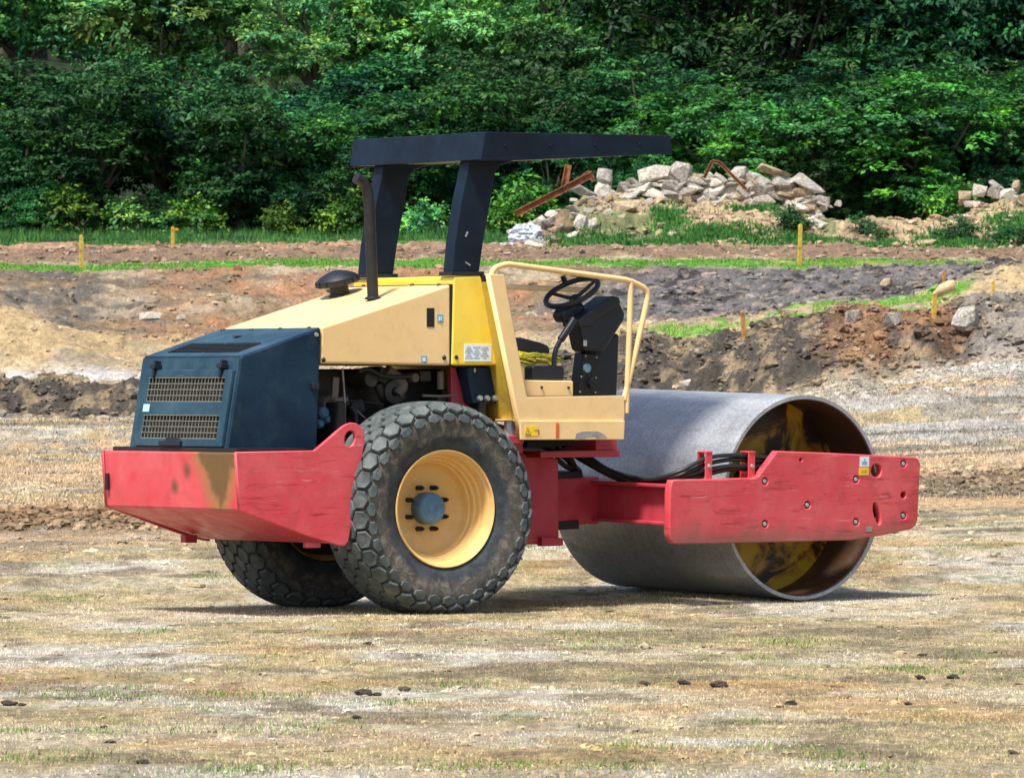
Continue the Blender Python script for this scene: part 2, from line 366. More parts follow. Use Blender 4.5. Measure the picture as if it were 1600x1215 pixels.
def terrain(X, Y):
    X = np.asarray(X, float); Y = np.asarray(Y, float)
    z = terrain_base(X + .35 * fbm(X * .4, Y * .25, 3, 5) * sst(50, 80, Y), Y + 1.1 * fbm(X * .55, Y * .2, 4, 9) * sst(60, 84, Y))
    for px, Yc, h, wx, wy in MOUNDS:
        d = ((X - bx_at(px, Yc)) / wx) ** 2 + ((Y - Yc) / wy) ** 2
        z = z + h * np.exp(-d * 1.1) * (1 + .35 * fbm(X * 2.2, Y * 1.2, 4, 21))
    near = 1 - sst(48, 58, Y)
    a = .018 + .05 * sst(55, 75, Y) * (1 - sst(132, 140, Y))
    bank = sst(82.6, 84, Y) * (1 - sst(86.5, 89, Y))
    rough = bank + .65 * sst(96, 101, Y) * (1 - sst(113, 115, Y)) + .5 * sst(120.5, 121.5, Y) * (1 - sst(128, 136, Y))
    z = z + a * fbm(X * .9, Y * .6, 4, 2) + (.006 + .012 * (1 - near)) * fbm(X * 5, Y * 3.5, 4, 3)
    z = z + rough * (.24 * fbm(X * 1.3, Y * 1.0, 5, 31, .62) + .20 * (.3 - np.abs(fbm(X * 2.6, Y * 1.8, 5, 37, .62))))
    z = z + sst(86, 89, Y) * (1 - sst(128, 134, Y)) * .05 * fbm(X * 3.2, Y * 2.2, 5, 39, .7)
    # ruts left by the wheels, running roughly across the view
    for k, (y0, sl, dp, wd) in enumerate([(38.9, .03, .012, .30), (36.4, -.02, .010, .25), (33.4, .015, .012, .35), (31.0, -.02, .012, .3), (43.8, .02, .03, .4), (47.5, .05, .04, .5), (64, .1, .05, .9), (61, .08, .05, .7), (73, .15, .07, 1.0), (75.5, .15, .06, .8)]):
        yc = y0 + sl * X + .25 * fbm(X * .35, X * 0 + k, 3, 60 + k); q = (Y - yc) / wd
        z = z - dp * np.exp(-q * q * 2) + dp * .6 * np.exp(-(np.abs(q) - 1.3) ** 2 * 6)
    # low ridge of turned clods, left of the machine
    px = CX + F * X / np.maximum(Y, 30)
    yc = 53.4 + .25 * fbm(X * .8, Y * 0, 3, 71)
    rg = np.exp(-((Y - yc) / 1.5) ** 2) * (1 - sst(150, 330, px)) * sst(-600, -300, px)
    z = z + rg * (.10 + .10 * np.abs(fbm(X * 4, Y * 3, 5, 73, .6)))
    yc = 60.6; rg = np.exp(-((Y - yc) / 1.8) ** 2) * sst(1380, 1500, px)
    z = z + rg * (.05 + .07 * np.abs(fbm(X * 4, Y * 3, 5, 75, .6)))
    # the machine's wheels and drum press into a level patch
    pr = np.exp(-(((X + .95) / 1.7) ** 4 + ((Y - 40.7) / 1.6) ** 4))
    z = z * (1 - pr) + pr * (-.004)
    return z
def tz1(x, y): return float(terrain(np.array([x]), np.array([y]))[0])
def ground_at(px, py, y0=30, y1=138):
    """first ground point seen along the sight line of that row and column"""
    Y = np.linspace(y0, y1, 4000); X = (px - CX) / F * Y; Z = CAMZ + (CY - py) / F * Y
    h = terrain(X, Y); k = np.argmax(h >= Z)
    if not (h[k] >= Z[k]): k = -1
    return Vector((X[k], Y[k], h[k]))

def ground_color(X, Y):
    px = CX + F * X / np.maximum(Y, 30)
    def C(*c): return np.array(c)[None, :]
    def mix(a, b, f): return a * (1 - f[:, None]) + b * f[:, None]
    n1 = fbm(X * .8, Y * .4, 5, 101, .62); n2 = fbm(X * 2.2, Y * 1.1, 5, 111, .65); n3 = fbm(X * .45, Y * .35, 4, 121); n4 = fbm(X * 6, Y * 3, 4, 131, .65); n5 = fbm(X * .2, Y * .9, 4, 135)
    c = np.repeat(C(.47, .38, .22), len(X), 0)
    c = mix(c, C(.56, .48, .34), sst(-.05, .3, n3 + .4 * n2) * .9)
    c = mix(c, C(.58, .54, .46), sst(.0, .4, fbm(X * .9, Y * .45, 5, 141, .62) + .5 * n5) * .85)
    c = mix(c, C(.25, .20, .13), sst(.02, .38, n2 - .3 * n3 - .3 * n5) * .8)
    c = mix(c, C(.48, .31, .13), sst(.12, .45, fbm(X * .8, Y * .5, 4, 151)) * .6)
    c = mix(c, C(.18, .23, .06), sst(.26, .42, fbm(X * 3.0, Y * 1.4, 4, 161, .6)) * .3 * (1 - sst(50, 60, Y)))
    # mid ground: tan, grey track bands
    m = sst(46, 52, Y) * (1 - sst(82, 84, Y))
    band = sst(58, 62, Y) * (1 - sst(66, 70, Y)) 
    c = mix(c, C(.52, .37, .22), m * sst(-.25, .3, n1 + .2 * n4) * .8)
    c = mix(c, C(.33, .31, .27), m * sst(64, 70, Y) * sst(-.2, .25, n2) * .75)
    c = mix(c, C(.44, .42, .385), 1.25 * m * sst(66, 72, Y) * sst(850, 1250, px) * sst(-.15, .3, fbm(X * .45, Y * .7, 5, 171, .65)) * .7)
    c = mix(c, C(.16, .15, .13), m * sst(.18, .4, fbm(X * .5, Y * 1.6, 4, 181)) * .7)
    # clod ridges: turned soil
    rg = np.exp(-((Y - 53.4) / 1.7) ** 2) * (1 - sst(170, 330, px)); c = mix(c, C(.20, .125, .07), np.clip(rg * 1.6, 0, 1) * .9)
    rg = np.exp(-((Y - 60.6) / 1.6) ** 2) * sst(1400, 1500, px); c = mix(c, C(.22, .16, .10), np.clip(rg * 1.4, 0, 1) * .8)
    # cut bank
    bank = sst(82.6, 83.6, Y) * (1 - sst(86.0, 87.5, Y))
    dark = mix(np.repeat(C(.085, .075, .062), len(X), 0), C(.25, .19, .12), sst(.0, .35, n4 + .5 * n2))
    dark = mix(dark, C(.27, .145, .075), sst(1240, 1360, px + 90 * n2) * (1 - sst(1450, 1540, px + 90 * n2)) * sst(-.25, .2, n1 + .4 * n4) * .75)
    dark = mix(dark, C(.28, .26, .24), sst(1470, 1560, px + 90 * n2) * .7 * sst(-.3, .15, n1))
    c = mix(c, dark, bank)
    # ledge above the bank
    led = sst(86.5, 88, Y) * (1 - sst(100, 102, Y))
    l = mix(np.repeat(C(.48, .36, .20), len(X), 0), C(.35, .29, .2), sst(0, .3, n2))
    l = mix(l, C(.66, .65, .66), sst(86.8, 88, Y) * (1 - sst(90, 92, Y)) * (1 - sst(300, 600, px)) * .9)
    l = mix(l, C(.46, .34, .18), (sst(92, 94, Y)) * (1 - sst(170, 270, px)) * .8)
    l = mix(l, C(.12, .36, .035), sst(1000, 1060, px) * (1 - sst(1500, 1530, px)) * sst(-.05, .12, fbm(X * 1.2, Y * .5, 4, 191) + .12 * sst(1250, 1350, px)))
    c = mix(c, l, led)
    # slope of tipped soil behind the pit
    sl = sst(99.5, 102, Y) * (1 - sst(114, 115.4, Y))
    lf = mix(np.repeat(C(.26, .185, .11), len(X), 0), C(.38, .31, .215), sst(.0, .4, n1))
    lf = mix(lf, C(.13, .105, .085), sst(.05, .3, fbm(X * .5, Y * 1.1, 5, 203, .65)) * .75)
    lf = mix(lf, C(.36, .19, .10), sst(.0, .3, fbm(X * .7, Y * .3, 4, 201)) * sst(150, 350, px) * .8)
    lf = mix(lf, C(.12, .11, .10), sst(.0, .35, fbm(X * 1.1, Y * .6, 5, 205, .68) + .08 + .25 * n4) * (1 - sst(250, 300, px)) * .9)
    g = mix(np.repeat(C(.15, .14, .14), len(X), 0), C(.055, .05, .05), sst(0, .3, n2 + .3 * n1)); g = mix(g, C(.34, .27, .2), sst(.18, .4, n4) * .6)
    s2 = mix(lf, g, sst(860, 1010, px + 150 * fbm(X * .6, Y * .3, 3, 207)))
    c = mix(c, s2, sl)
    # grass strip
    gs = sst(114.3, 115.2, Y + .8 * n2) * (1 - sst(120, 121, Y + .8 * n2))
    c = mix(c, mix(np.repeat(C(.09, .27, .03), len(X), 0), C(.20, .30, .06), sst(0, .4, n1)), gs * (1 - .7 * sst(.28, .45, n4)) * (1 - sst(1500, 1620, px)))
    # soil berm
    be = sst(120.5, 121.5, Y + .6 * n2); e = mix(np.repeat(C(.25, .17, .11), len(X), 0), C(.46, .27, .17), sst(123, 126, Y) * sst(-.3, .2, n1) * (1 - .8 * sst(850, 950, px)))
    e = mix(e, C(.12, .095, .075), sst(.05, .3, n4 + n2 * .4) * .6)
    c = mix(c, e, be * (1 - sst(128, 130, Y)))
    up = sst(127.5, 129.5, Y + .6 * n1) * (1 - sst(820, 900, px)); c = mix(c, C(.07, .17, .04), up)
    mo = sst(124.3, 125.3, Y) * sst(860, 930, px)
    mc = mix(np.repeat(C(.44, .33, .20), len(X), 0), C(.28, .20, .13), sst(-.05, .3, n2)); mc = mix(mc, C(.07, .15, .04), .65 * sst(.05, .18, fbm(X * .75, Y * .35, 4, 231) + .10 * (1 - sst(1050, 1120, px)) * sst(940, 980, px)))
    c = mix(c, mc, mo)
    c = mix(c, C(.02, .035, .014), sst(134, 137, Y))  # soil colour darkened under the trees so trunk gaps look dark
    c = c * 1.04 * (1 + .28 * n4[:, None]) * (1 + .12 * fbm(X * 9, Y * 14, 3, 241)[:, None])
    return np.clip(c, .01, .8)

def build_ground():
    s_in = np.linspace(-.135, .135, 560); s_l = -.135 - np.cumsum(np.geomspace(.0006, .5, 46)); 
    s = np.concatenate([s_l[::-1], s_in, -s_l]); rows = [8.0]
    while rows[-1] < 780:
        y = rows[-1]
        st = .5 if y < 24 else (.045 if y < 50 else (.09 if y < 82 else (.05 if y < 88 else (.11 if y < 132 else (.5 if y < 160 else y * .02)))))
        rows.append(y + st)
    Y = np.array(rows); Yg, Sg = np.meshgrid(Y, s, indexing='ij'); Xg = Sg * (Yg + 3)
    x = Xg.ravel(); y = Yg.ravel(); z = terrain(x, y)
    nr, nc = len(Y), len(s)
    co = np.stack([x, y, z], 1).astype(np.float32)
    idx = np.arange(nr * nc).reshape(nr, nc)
    q = np.stack([idx[:-1, :-1], idx[:-1, 1:], idx[1:, 1:], idx[1:, :-1]], -1).reshape(-1, 4)
    me = bpy.data.meshes.new('ground'); me.vertices.add(len(co)); me.vertices.foreach_set('co', co.ravel())
    me.loops.add(q.size); me.loops.foreach_set('vertex_index', q.ravel().astype(np.int32))
    me.polygons.add(len(q)); me.polygons.foreach_set('loop_start', np.arange(0, q.size, 4, dtype=np.int32))
    me.update(); me.validate()
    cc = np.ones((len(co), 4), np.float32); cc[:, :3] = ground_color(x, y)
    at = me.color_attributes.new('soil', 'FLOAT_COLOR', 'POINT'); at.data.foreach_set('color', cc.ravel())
    m, t, b = new_mat('dry_ground')
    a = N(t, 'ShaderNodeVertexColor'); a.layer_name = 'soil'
    v = objco(t, (1.3, .5, 1)); n1 = noise_tex(t, v, 14, 8, .8, .4); n2 = noise_tex(t, v, 3.2, 7, .7, .5); n3 = noise_tex(t, objco(t), 60, 4, .7)
    g = ramp(t, n1, [(.30, .42), (.5, .98), (.68, 1.45)]).outputs[0]
    c = mixc(t, 1.0, a.outputs[0], g, 'MULTIPLY')
    c = mixc(t, 1.0, c, ramp(t, n2, [(.33, .66), (.6, 1.15)]).outputs[0], 'MULTIPLY')
    c = mixc(t, 1.0, c, ramp(t, n3, [(.33, .62), (.6, 1.25)]).outputs[0], 'MULTIPLY')
    t.links.new(c, b.inputs['Base Color']); b.inputs['Roughness'].default_value = .95; b.inputs['Specular IOR Level'].default_value = .15
    bump(t, b, math_n(t, 'ADD', n1, math_n(t, 'MULTIPLY', n3, .35)), 1.0, .05)
    o = link('ground', me, m, None, True); tag(o, kind='structure')
    return o
build_ground()

# ------------------------------------------------------------------ the roller
YAW = R(33.8)
RO = Vector((-.903, 40.731, 0)); FR = Frame(RO, YAW)
root = bpy.data.objects.new('road_roller', None); col.objects.link(root); root.location = RO; root.rotation_euler = (0, 0, YAW)
tag(root, 'red and yellow road roller with steel drum and black canopy parked on dry ground', 'road roller')
CWY = .80
CW_X = FR.side(366, 706, -CWY)[0]
M['cw'] = cw_mat()

# counterweight
top = FR.side(366, 707, -CWY); z_top = top[1]
prof = FR.S([(367, 707), (470, 705), (505, 790), (526, 850), (372, 797)], -CWY)
cw = MB().prism(prof, -CWY + .012, CWY - .012).build('counterweight', M['cw'], root, bevel=.012)
side_o = FR.S([(366, 706), (489, 703.5), (505, 690), (522, 675), (533, 666), (540, 662), (547, 660), (555, 661), (562, 666), (567, 675), (567.5, 690), (563, 720), (556, 765), (548, 815), (542, 846), (536, 853), (527, 852), (480, 838), (372, 797)], -CWY)
hc = FR.side(544.5, 685, -CWY)
hole = ellipse(hc[0], hc[1], .037, .05, 20, -.3)
for s in (-1, 1):
    me = plate_curve(side_o, [hole], .028, .006)
    pl = link('side_plate', me, M['plate2'] if s < 0 else M['red_dark'], cw); pl.location = (0, s * (CWY + .004), 0)
a, b_ = FR.rear(165, 753, CW_X)
MB().box((CW_X + .004, CWY - .055, FR.rear(165, 752, CW_X)[1]), (.012, .035, .105)).build('slot', M['void'], cw)
q = FR.side(490, 848, -CWY); MB().box((q[0], -CWY + .02, q[1] - .012), (.10, .05, .035)).build('drain_lug', M['red_dark'], cw, bevel=.004)
q = FR.side(500, 846, -CWY)
MB().box((q[0] - .04, CWY - .10, q[1] - .010), (.09, .06, .05)).build('drain_lug', M['red_dark'], cw, bevel=.004)
MB().box((CW_X + .30, 0, z_top + .012), (.5, CWY * 2 - .1, .03)).build('deck', M['black_metal'], cw)

# radiator housing
HB = .592
hp = FR.S([(354, 708), (376.6, 557), (502, 511.5), (495.5, 705)], -HB)
hs = MB().prism(hp, -HB, HB).build('radiator_housing', M['navy'], root, bevel=.014)
A = Vector((hp[1][0], 0, hp[1][1])); B = Vector((hp[0][0], 0, hp[0][1])); T2 = Vector((hp[2][0], 0, hp[2][1]))
dn = (B - A).normalized(); LN = (B - A).length; nrm = Vector((-dn.z, 0, dn.x)); 
if nrm.x > 0: nrm = -nrm
def RF(y, t, off=0): return A + dn * t + Vector((0, y, 0)) + nrm * off      # a point of the slanted rear face
def rf_uv(px, py, off=0):
    p = FR.hit(px, py, A + nrm * off, nrm); return p.y, (p - A).dot(dn)
# dusty rear skin
MB().hexa([RF(-HB + .01, .008, .003), RF(HB - .01, .008, .003), RF(HB - .01, LN - .01, .003), RF(-HB + .01, LN - .01, .003)],
          [RF(-HB + .01, .008, -.01), RF(HB - .01, .008, -.01), RF(HB - .01, LN - .01, -.01), RF(-HB + .01, LN - .01, -.01)]).build('rear_skin', M['navy_dusty'], hs)
# top skin with two grilles
tn = (T2 - A).normalized(); tnn = Vector((-tn.z, 0, tn.x)); TL = (T2 - A).length
if tnn.z < 0: tnn = -tnn
def TF(y, t, off=0): return A + tn * t + Vector((0, y, 0)) + tnn * off
MB().hexa([TF(-HB + .01, .01, .003), TF(HB - .01, .01, .003), TF(HB - .01, TL - .01, .003), TF(-HB + .01, TL - .01, .003)],
          [TF(-HB + .01, .01, -.01), TF(HB - .01, .01, -.01), TF(HB - .01, TL - .01, -.01), TF(-HB + .01, TL - .01, -.01)]).build('top_skin', M['navy_dusty'], hs)
def grille(name, P, u0, u1, t0, t1, nu, nv, parent, matbar, off=.0, depth=.02, rb=.0035):
    g = MB(); 
    for k in range(nu + 1):
        u = u0 + (u1 - u0) * k / nu; g.hexa([P(u - rb, t0, off), P(u + rb, t0, off), P(u + rb, t1, off), P(u - rb, t1, off)], [P(u - rb, t0, off - .005), P(u + rb, t0, off - .005), P(u + rb, t1, off - .005), P(u - rb, t1, off - .005)])
    for k in range(nv + 1):
        t = t0 + (t1 - t0) * k / nv; g.hexa([P(u0, t - rb * 1.3, off + .003), P(u1, t - rb * 1.3, off + .003), P(u1, t + rb * 1.3, off + .003), P(u0, t + rb * 1.3, off + .003)], [P(u0, t - rb, off), P(u1, t - rb, off), P(u1, t + rb, off), P(u0, t + rb, off)])
    return g.build(name, matbar, parent)
for (y0, y1) in ((-.42, -.015), (.015, .42)):
    g = MB().hexa([TF(y0, .09, .005), TF(y1, .09, .005), TF(y1, .26, .005), TF(y0, .26, .005)], [TF(y0, .09, -.01), TF(y1, .09, -.01), TF(y1, .26, -.01), TF(y0, .26, -.01)]).build('top_grille_backing', M['void'], hs)
    grille('top_grille', TF, y0, y1, .09, .26, 12, 6, hs, M['black_metal'], .008, rb=.003)
MB().lathe([(0, 0), (.035, 0), (.035, .004), (0, .004)], 20, 'z', tuple(TF(.10, .42, .005))).build('filler_hole', M['void'], hs)
b1 = FR.side(497, 543, -HB); MB().lathe([(0, -.012), (.012, -.012), (.014, 0), (0, 0)], 12, 'y', (b1[0] - .015, -HB, b1[1] + .08)).build('bolt', M['steel'], hs)
b1 = FR.side(490, 603, -HB); MB().box((b1[0], -HB - .012, b1[1]), (.05, .035, .04)).build('latch', M['black'], hs, bevel=.005)
# door with two mesh openings
dr = bpy.data.objects.new('rear_door', None)
y_r, t_t = rf_uv(363, 577, .03); _, t_b = rf_uv(343, 698, .03); y_l, _ = rf_uv(208, 698, .03)
gu = [rf_uv(231, 590, .03), rf_uv(347, 627, .03)]; gl = [rf_uv(221, 648, .03), rf_uv(337, 685, .03)]
gy0 = min(gu[1][0], gl[1][0]); gy1 = max(gl[0][0], gu[0][0])
gy0 = y_r + .075; gy1 = y_l - .07
strips = [(y_r, y_l, t_t, gu[0][1]), (y_r, y_l, gu[1][1], gl[0][1]), (y_r, y_l, gl[1][1], t_b)]
d = MB()
ts = [t_t, gu[0][1], gu[1][1], gl[0][1], gl[1][1], t_b]; ys = [y_r, gy0, gy1, y_l]
vs = []; 
for off in (.03, .004):
    for t in ts:
        for y in ys: vs.append(RF(y, t, off))
fs = []; 
def vi(l, i, j): return l * 24 + i * 4 + j
openc = {(1, 1), (3, 1)}
for i in range(5):
    for j in range(3):
        if (i, j) in openc:
            for (p, q) in (((i, j), (i, j + 1)), ((i, j + 1), (i + 1, j + 1)), ((i + 1, j + 1), (i + 1, j)), ((i + 1, j), (i, j))):
                fs.append((vi(0, *p), vi(0, *q), vi(1, *q), vi(1, *p)))
        else:
            fs.append((vi(0, i, j), vi(0, i, j + 1), vi(0, i + 1, j + 1), vi(0, i + 1, j))); fs.append((vi(1, i, j), vi(1, i + 1, j), vi(1, i + 1, j + 1), vi(1, i, j + 1)))
per = [(0, j) for j in range(4)] + [(i, 3) for i in range(1, 6)] + [(5, j) for j in (2, 1, 0)] + [(i, 0) for i in (4, 3, 2, 1)]
for k in range(len(per)):
    p, q = per[k], per[(k + 1) % len(per)]; fs.append((vi(0, *p), vi(1, *p), vi(1, *q), vi(0, *q)))
door = d.add(vs, fs).build('rear_door', M['navy_dusty'], root, bevel=.006)
def back(t0, t1): return MB().hexa([RF(gy0 - .02, t0 - .01, .006), RF(gy1 + .02, t0 - .01, .006), RF(gy1 + .02, t1 + .01, .006), RF(gy0 - .02, t1 + .01, .006)], [RF(gy0 - .02, t0 - .01, -.004), RF(gy1 + .02, t0 - .01, -.004), RF(gy1 + .02, t1 + .01, -.004), RF(gy0 - .02, t1 + .01, -.004)])
for g in (gu, gl):
    back(g[0][1], g[1][1]).build('grille_backing', M['void'], door)  # black sheet painting the dark recess behind the mesh
    grille('grille', RF, gy0, gy1, g[0][1], g[1][1], 23, 4, door, M['wire'], .026, rb=.0017)
for (px, py) in ((243, 578), (347, 577)):
    y, t = rf_uv(px, py, .03)
    MB().hexa([RF(y - .03, t - .035, .06), RF(y + .03, t - .035, .06), RF(y + .03, t - .005, .06), RF(y - .03, t - .005, .06)], [RF(y - .03, t - .035, .0), RF(y + .03, t - .035, .0), RF(y + .03, t - .005, .0), RF(y - .03, t - .005, .0)]).hexa(
        [RF(y - .012, t - .06, .05), RF(y + .012, t - .06, .05), RF(y + .012, t + .05, .05), RF(y - .012, t + .05, .05)], [RF(y - .012, t - .06, .005), RF(y + .012, t - .06, .005), RF(y + .012, t + .05, .005), RF(y - .012, t + .05, .005)]).build('hinge', M['black'], door, bevel=.004)
y, t = rf_uv(268, 692, .03)
MB().hexa([RF(y - .13, t - .012, .05), RF(y + .13, t - .012, .05), RF(y + .13, t + .016, .05), RF(y - .13, t + .016, .05)], [RF(y - .13, t - .012, .02), RF(y + .13, t - .012, .02), RF(y + .13, t + .016, .02), RF(y - .13, t + .016, .02)]).hexa(
    [RF(y - .09, t - .035, .045), RF(y + .05, t - .035, .045), RF(y + .07, t - .01, .045), RF(y - .12, t - .01, .045)], [RF(y - .09, t - .035, .03), RF(y + .05, t - .035, .03), RF(y + .07, t - .01, .03), RF(y - .12, t - .01, .03)]).build('door_latch', M['black'], door, bevel=.003)
y, t = rf_uv(229, 637, .03)
MB().hexa([RF(y - .038, t - .024, .033), RF(y + .038, t - .024, .033), RF(y + .038, t + .024, .033), RF(y - .038, t + .024, .033)], [RF(y - .038, t - .024, .0305), RF(y + .038, t - .024, .0305), RF(y + .038, t + .024, .0305), RF(y - .038, t + .024, .0305)]).build('sticker', M['sticker_t'], door)
# dark seam right of the door
y, _ = rf_uv(363, 590, .0)

# hood
HH = .585
pp = FR.S([(502.5, 511), (704, 444), (704, 571), (502, 568)], -HH)
hood = MB()
c1 = [pp[0], pp[1], (pp[1][0], pp[1][1] - .1), (pp[0][0], pp[0][1] - .1)]
zt0, zt1 = pp[0][1], pp[1][1]
hood.prism([pp[0], pp[1], (pp[2][0], pp[2][1]), (pp[3][0], pp[3][1])], -HH, HH)
hood = hood.build('hood', M['tan'], root, bevel=.016, seg=3)
def on_side(px, py, y, w, h, d, name, mat, parent, bev=0, rot=0):
    q = FR.side(px, py, y); o = MB().box((q[0], y - d / 2 + .001, q[1]), (w, d, h)).build(name, mat, parent, bevel=bev); return q
on_side(672.5, 496, -HH, .055, .118, .004, 'latch_slot', M['void'], hood)
q = on_side(687.5, 497, -HH, .042, .05, .004, 'sticker', M['sticker_b'], hood)
MB().box((q[0], -HH - .005, q[1] - .004), (.022, .002, .026)).build('sticker_print', M['sticker_w'], hood)
MB().box((q[0], -HH - .0065, q[1] - .004), (.006, .002, .026)).build('sticker_print', M['ink_b'], hood)
q = on_side(662, 561.5, -HH, .042, .045, .004, 'sticker', M['sticker_b'], hood)
MB().box((q[0], -HH - .005, q[1]), (.022, .002, .024)).build('sticker_print', M['sticker_w'], hood)
for (px, py) in ((505.5, 562), (694, 558.5)):
    q = FR.side(px, py, -HH); MB().lathe([(0, -.012), (.009, -.012), (.012, -.006), (.016, 0), (0, 0)], 12, 'y', (q[0], -HH, q[1])).build('bolt', M['black_metal'], hood)
th = Vector((pp[1][0] - pp[0][0], 0, pp[1][1] - pp[0][1])); thn = Vector((-th.z, 0, th.x)).normalized()
def HT(px, py, off=0): return FR.hit(px, py, Vector((pp[0][0], 0, pp[0][1])) + thn * off, thn)
for (px, py) in ((568, 444.5), (644, 443), (686, 443)) + ((348, 514), (393, 513), (438, 511.5), (483, 510)):
    p = HT(px, py + 3); MB().lathe([(0, .014), (.009, .012), (.014, .004), (.016, -.004), (0, -.004)], 10, 'z', tuple(p)).build('bolt', M['black_metal'], hood)
# seals
MB().prism(FR.S([(703.5, 443.5), (708.5, 444), (709, 571), (703.5, 571)], -.588), -.580, .580).build('seal', M['black'], hood)

# fuel tank
TK = .588
tp = FR.S([(704, 431.5), (752, 430), (782.5, 570.5), (709, 571)], -TK); tp[0] = (tp[0][0] + .004, tp[0][1]); tp[3] = (tp[0][0] + .003, tp[3][1])
tank = MB().prism([(tp[0][0] + .02, tp[0][1]), tp[1], tp[2], tp[3]], -TK, TK).build('fuel_tank', M['yellow'], root, bevel=.014, seg=3)
MB().prism(FR.S([(752.5, 430), (765, 429), (790, 571), (783, 571)], -TK), -TK - .004, TK).build('rubber_edge', M['black'], tank, bevel=.01)
q = on_side(746.5, 551, -TK, .205, .108, .004, 'data_label', M['sticker_w'], tank)
pr = MB()
for k in range(6):
    for j in range(3):
        w_ = .028 + .016 * ((k * 7 + j * 5) % 3); pr.box((q[0] - .07 + j * .06, -TK - .0045, q[1] + .036 - k * .0135), (w_, .001, .004))
pr.build('data_label_print', M['ink_b'], tank)
q = FR.side(713, 558, -TK); MB().lathe([(0, -.012), (.012, -.006), (.014, 0), (0, 0)], 12, 'y', (q[0], -TK, q[1])).build('bolt', M['black_metal'], tank)

# canopy and its posts
CY_ = .77
cp = FR.S([(757.5, 206), (1048, 211.5), (1050, 239.5), (806, 249), (752, 249.5)], -CY_)
can = MB().prism(cp, -CY_, CY_).build('canopy', M['canopy'], root, bevel=.006)
lip = FR.S([(751, 246.5), (1051, 237.5), (1051, 240), (806, 250.5), (751, 251)], -CY_ - .012)
MB().prism(lip, -CY_ - .012, -CY_ + .004).prism(lip, CY_ - .004, CY_ + .012).build('drip_edge', M['canopy'], can, bevel=.002)
for (px, py) in ((790, 228), (860, 228), (930, 227), (1000, 226)):
    q = FR.side(px, py, -CY_); MB().lathe([(0, -.008), (.008, -.007), (.011, 0), (0, 0)], 10, 'y', (q[0], -CY_, q[1])).build('rivet', M['canopy'], can)
def post(y0, y1, nm='canopy_post'):
    s = FR.S([(707, 424.5), (711, 380), (720, 318), (732, 262), (734, 249), (812, 246), (806, 249.5), (782, 259), (774, 268), (764, 330), (755, 380), (749, 424.5)], -.57)
    o = MB().prism(s, y0, y1).build(nm, M['canopy'], root, bevel=.012)
    f = FR.S([(703, 424), (754, 424), (754, 429.5), (703, 430.5)], -.57)
    MB().prism(f, y0 - .02, y1 + .02).build('base_plate', M['black'], o, bevel=.004)
    return o
p1 = post(-.57, -.46); p2 = post(.43, .54)
for (a, b, y, w, h) in ((729, 366, -.571, .02, .07), (731, 412, -.571, .07, .02)):
    q = FR.side(a, b, y); MB().box((q[0], y - .001, q[1]), (w * .6, .0015, h * .5), Matrix.Rotation(.5, 3, 'Y')).build('chipped_paint', M['primer'], p1)

# exhaust and air cleaner
eb = HT(583, 468); ey = eb.y
ep = FR.P([(583, 470), (581, 420), (578.5, 360), (577, 315), (574, 295), (567, 284), (556, 277.5)], ey)
ex = MB().tube(arc_round(ep, .05), .036, 20).build('exhaust_pipe', M['black_metal'], root, smooth=True)
MB().lathe([(.038, 0), (.055, 0), (.055, .01), (.038, .02)], 24, 'z', (eb.x, eb.y, eb.z - .0)).build('collar', M['black_metal'], ex, smooth=True)
ab = HT(530, 461)
ac = MB().lathe([(0, .125), (.03, .124), (.07, .112), (.115, .092), (.138, .072), (.142, .045), (.136, .034), (.06, .030), (.062, -.03), (0, -.03)], 40, 'z').build('air_precleaner', M['black'], root, smooth=True)
ac.location = ab + Vector((0, 0, .035)); ac.rotation_euler = (0, R(-13), 0)
for k in range(14):
    t = 2 * math.pi * k / 14
    MB().box((.131 * math.cos(t), .131 * math.sin(t), .055), (.03, .008, .034), Matrix.Rotation(t, 3, 'Z')).build('vane', M['black'], ac)
MB().lathe([(0, .045), (.055, .045), (.06, .0), (.066, .0), (.066, -.02), (0, -.02)], 24, 'z', tuple(ab)).build('air_intake_neck', M['black'], root, smooth=True)

# wheels
prof_t = [(.335, .135), (.352, .168), (.372, .186), (.42, .207), (.48, .222), (.53, .228), (.575, .224), (.608, .207), (.628, .182), (.637, .14), (.641, .08), (.642, 0)]
full = [(r, -a) for r, a in prof_t] + [(r, a) for r, a in prof_t[-2::-1]]
def tyre_mesh(): return MB().lathe(full, 160, 'y')
pl_ = [(a, r) for r, a in [(r, -a) for r, a in prof_t] + [(r, a) for r, a in prof_t[-2::-1]]]   # (y, r)
seg = [0]
for i in range(1, len(pl_)): seg.append(seg[-1] + math.hypot(pl_[i][0] - pl_[i - 1][0], pl_[i][1] - pl_[i - 1][1]))
mid = seg[-1] / 2
def surf(s, th, off):
    s = min(max(s + mid, 0), seg[-1] - 1e-6); i = max(k for k in range(len(seg)) if seg[k] <= s); i = min(i, len(seg) - 2)
    f = (s - seg[i]) / (seg[i + 1] - seg[i]); y = pl_[i][0] + (pl_[i + 1][0] - pl_[i][0]) * f; r = pl_[i][1] + (pl_[i + 1][1] - pl_[i][1]) * f
    # smooth normal
    def at(q):
        q = min(max(q + mid, 0), seg[-1] - 1e-6); k = min(max(k for k in range(len(seg)) if seg[k] <= q), len(seg) - 2)
        g = (q - seg[k]) / (seg[k + 1] - seg[k]); return (pl_[k][0] + (pl_[k + 1][0] - pl_[k][0]) * g, pl_[k][1] + (pl_[k + 1][1] - pl_[k][1]) * g)
    a = at(s - mid - .02); b = at(s - mid + .02); ty, tr = b[0] - a[0], b[1] - a[1]; L = math.hypot(ty, tr); ny, nr = -tr / L, ty / L
    y += ny * off; r += nr * off
    return (r * math.cos(th), y, r * math.sin(th))
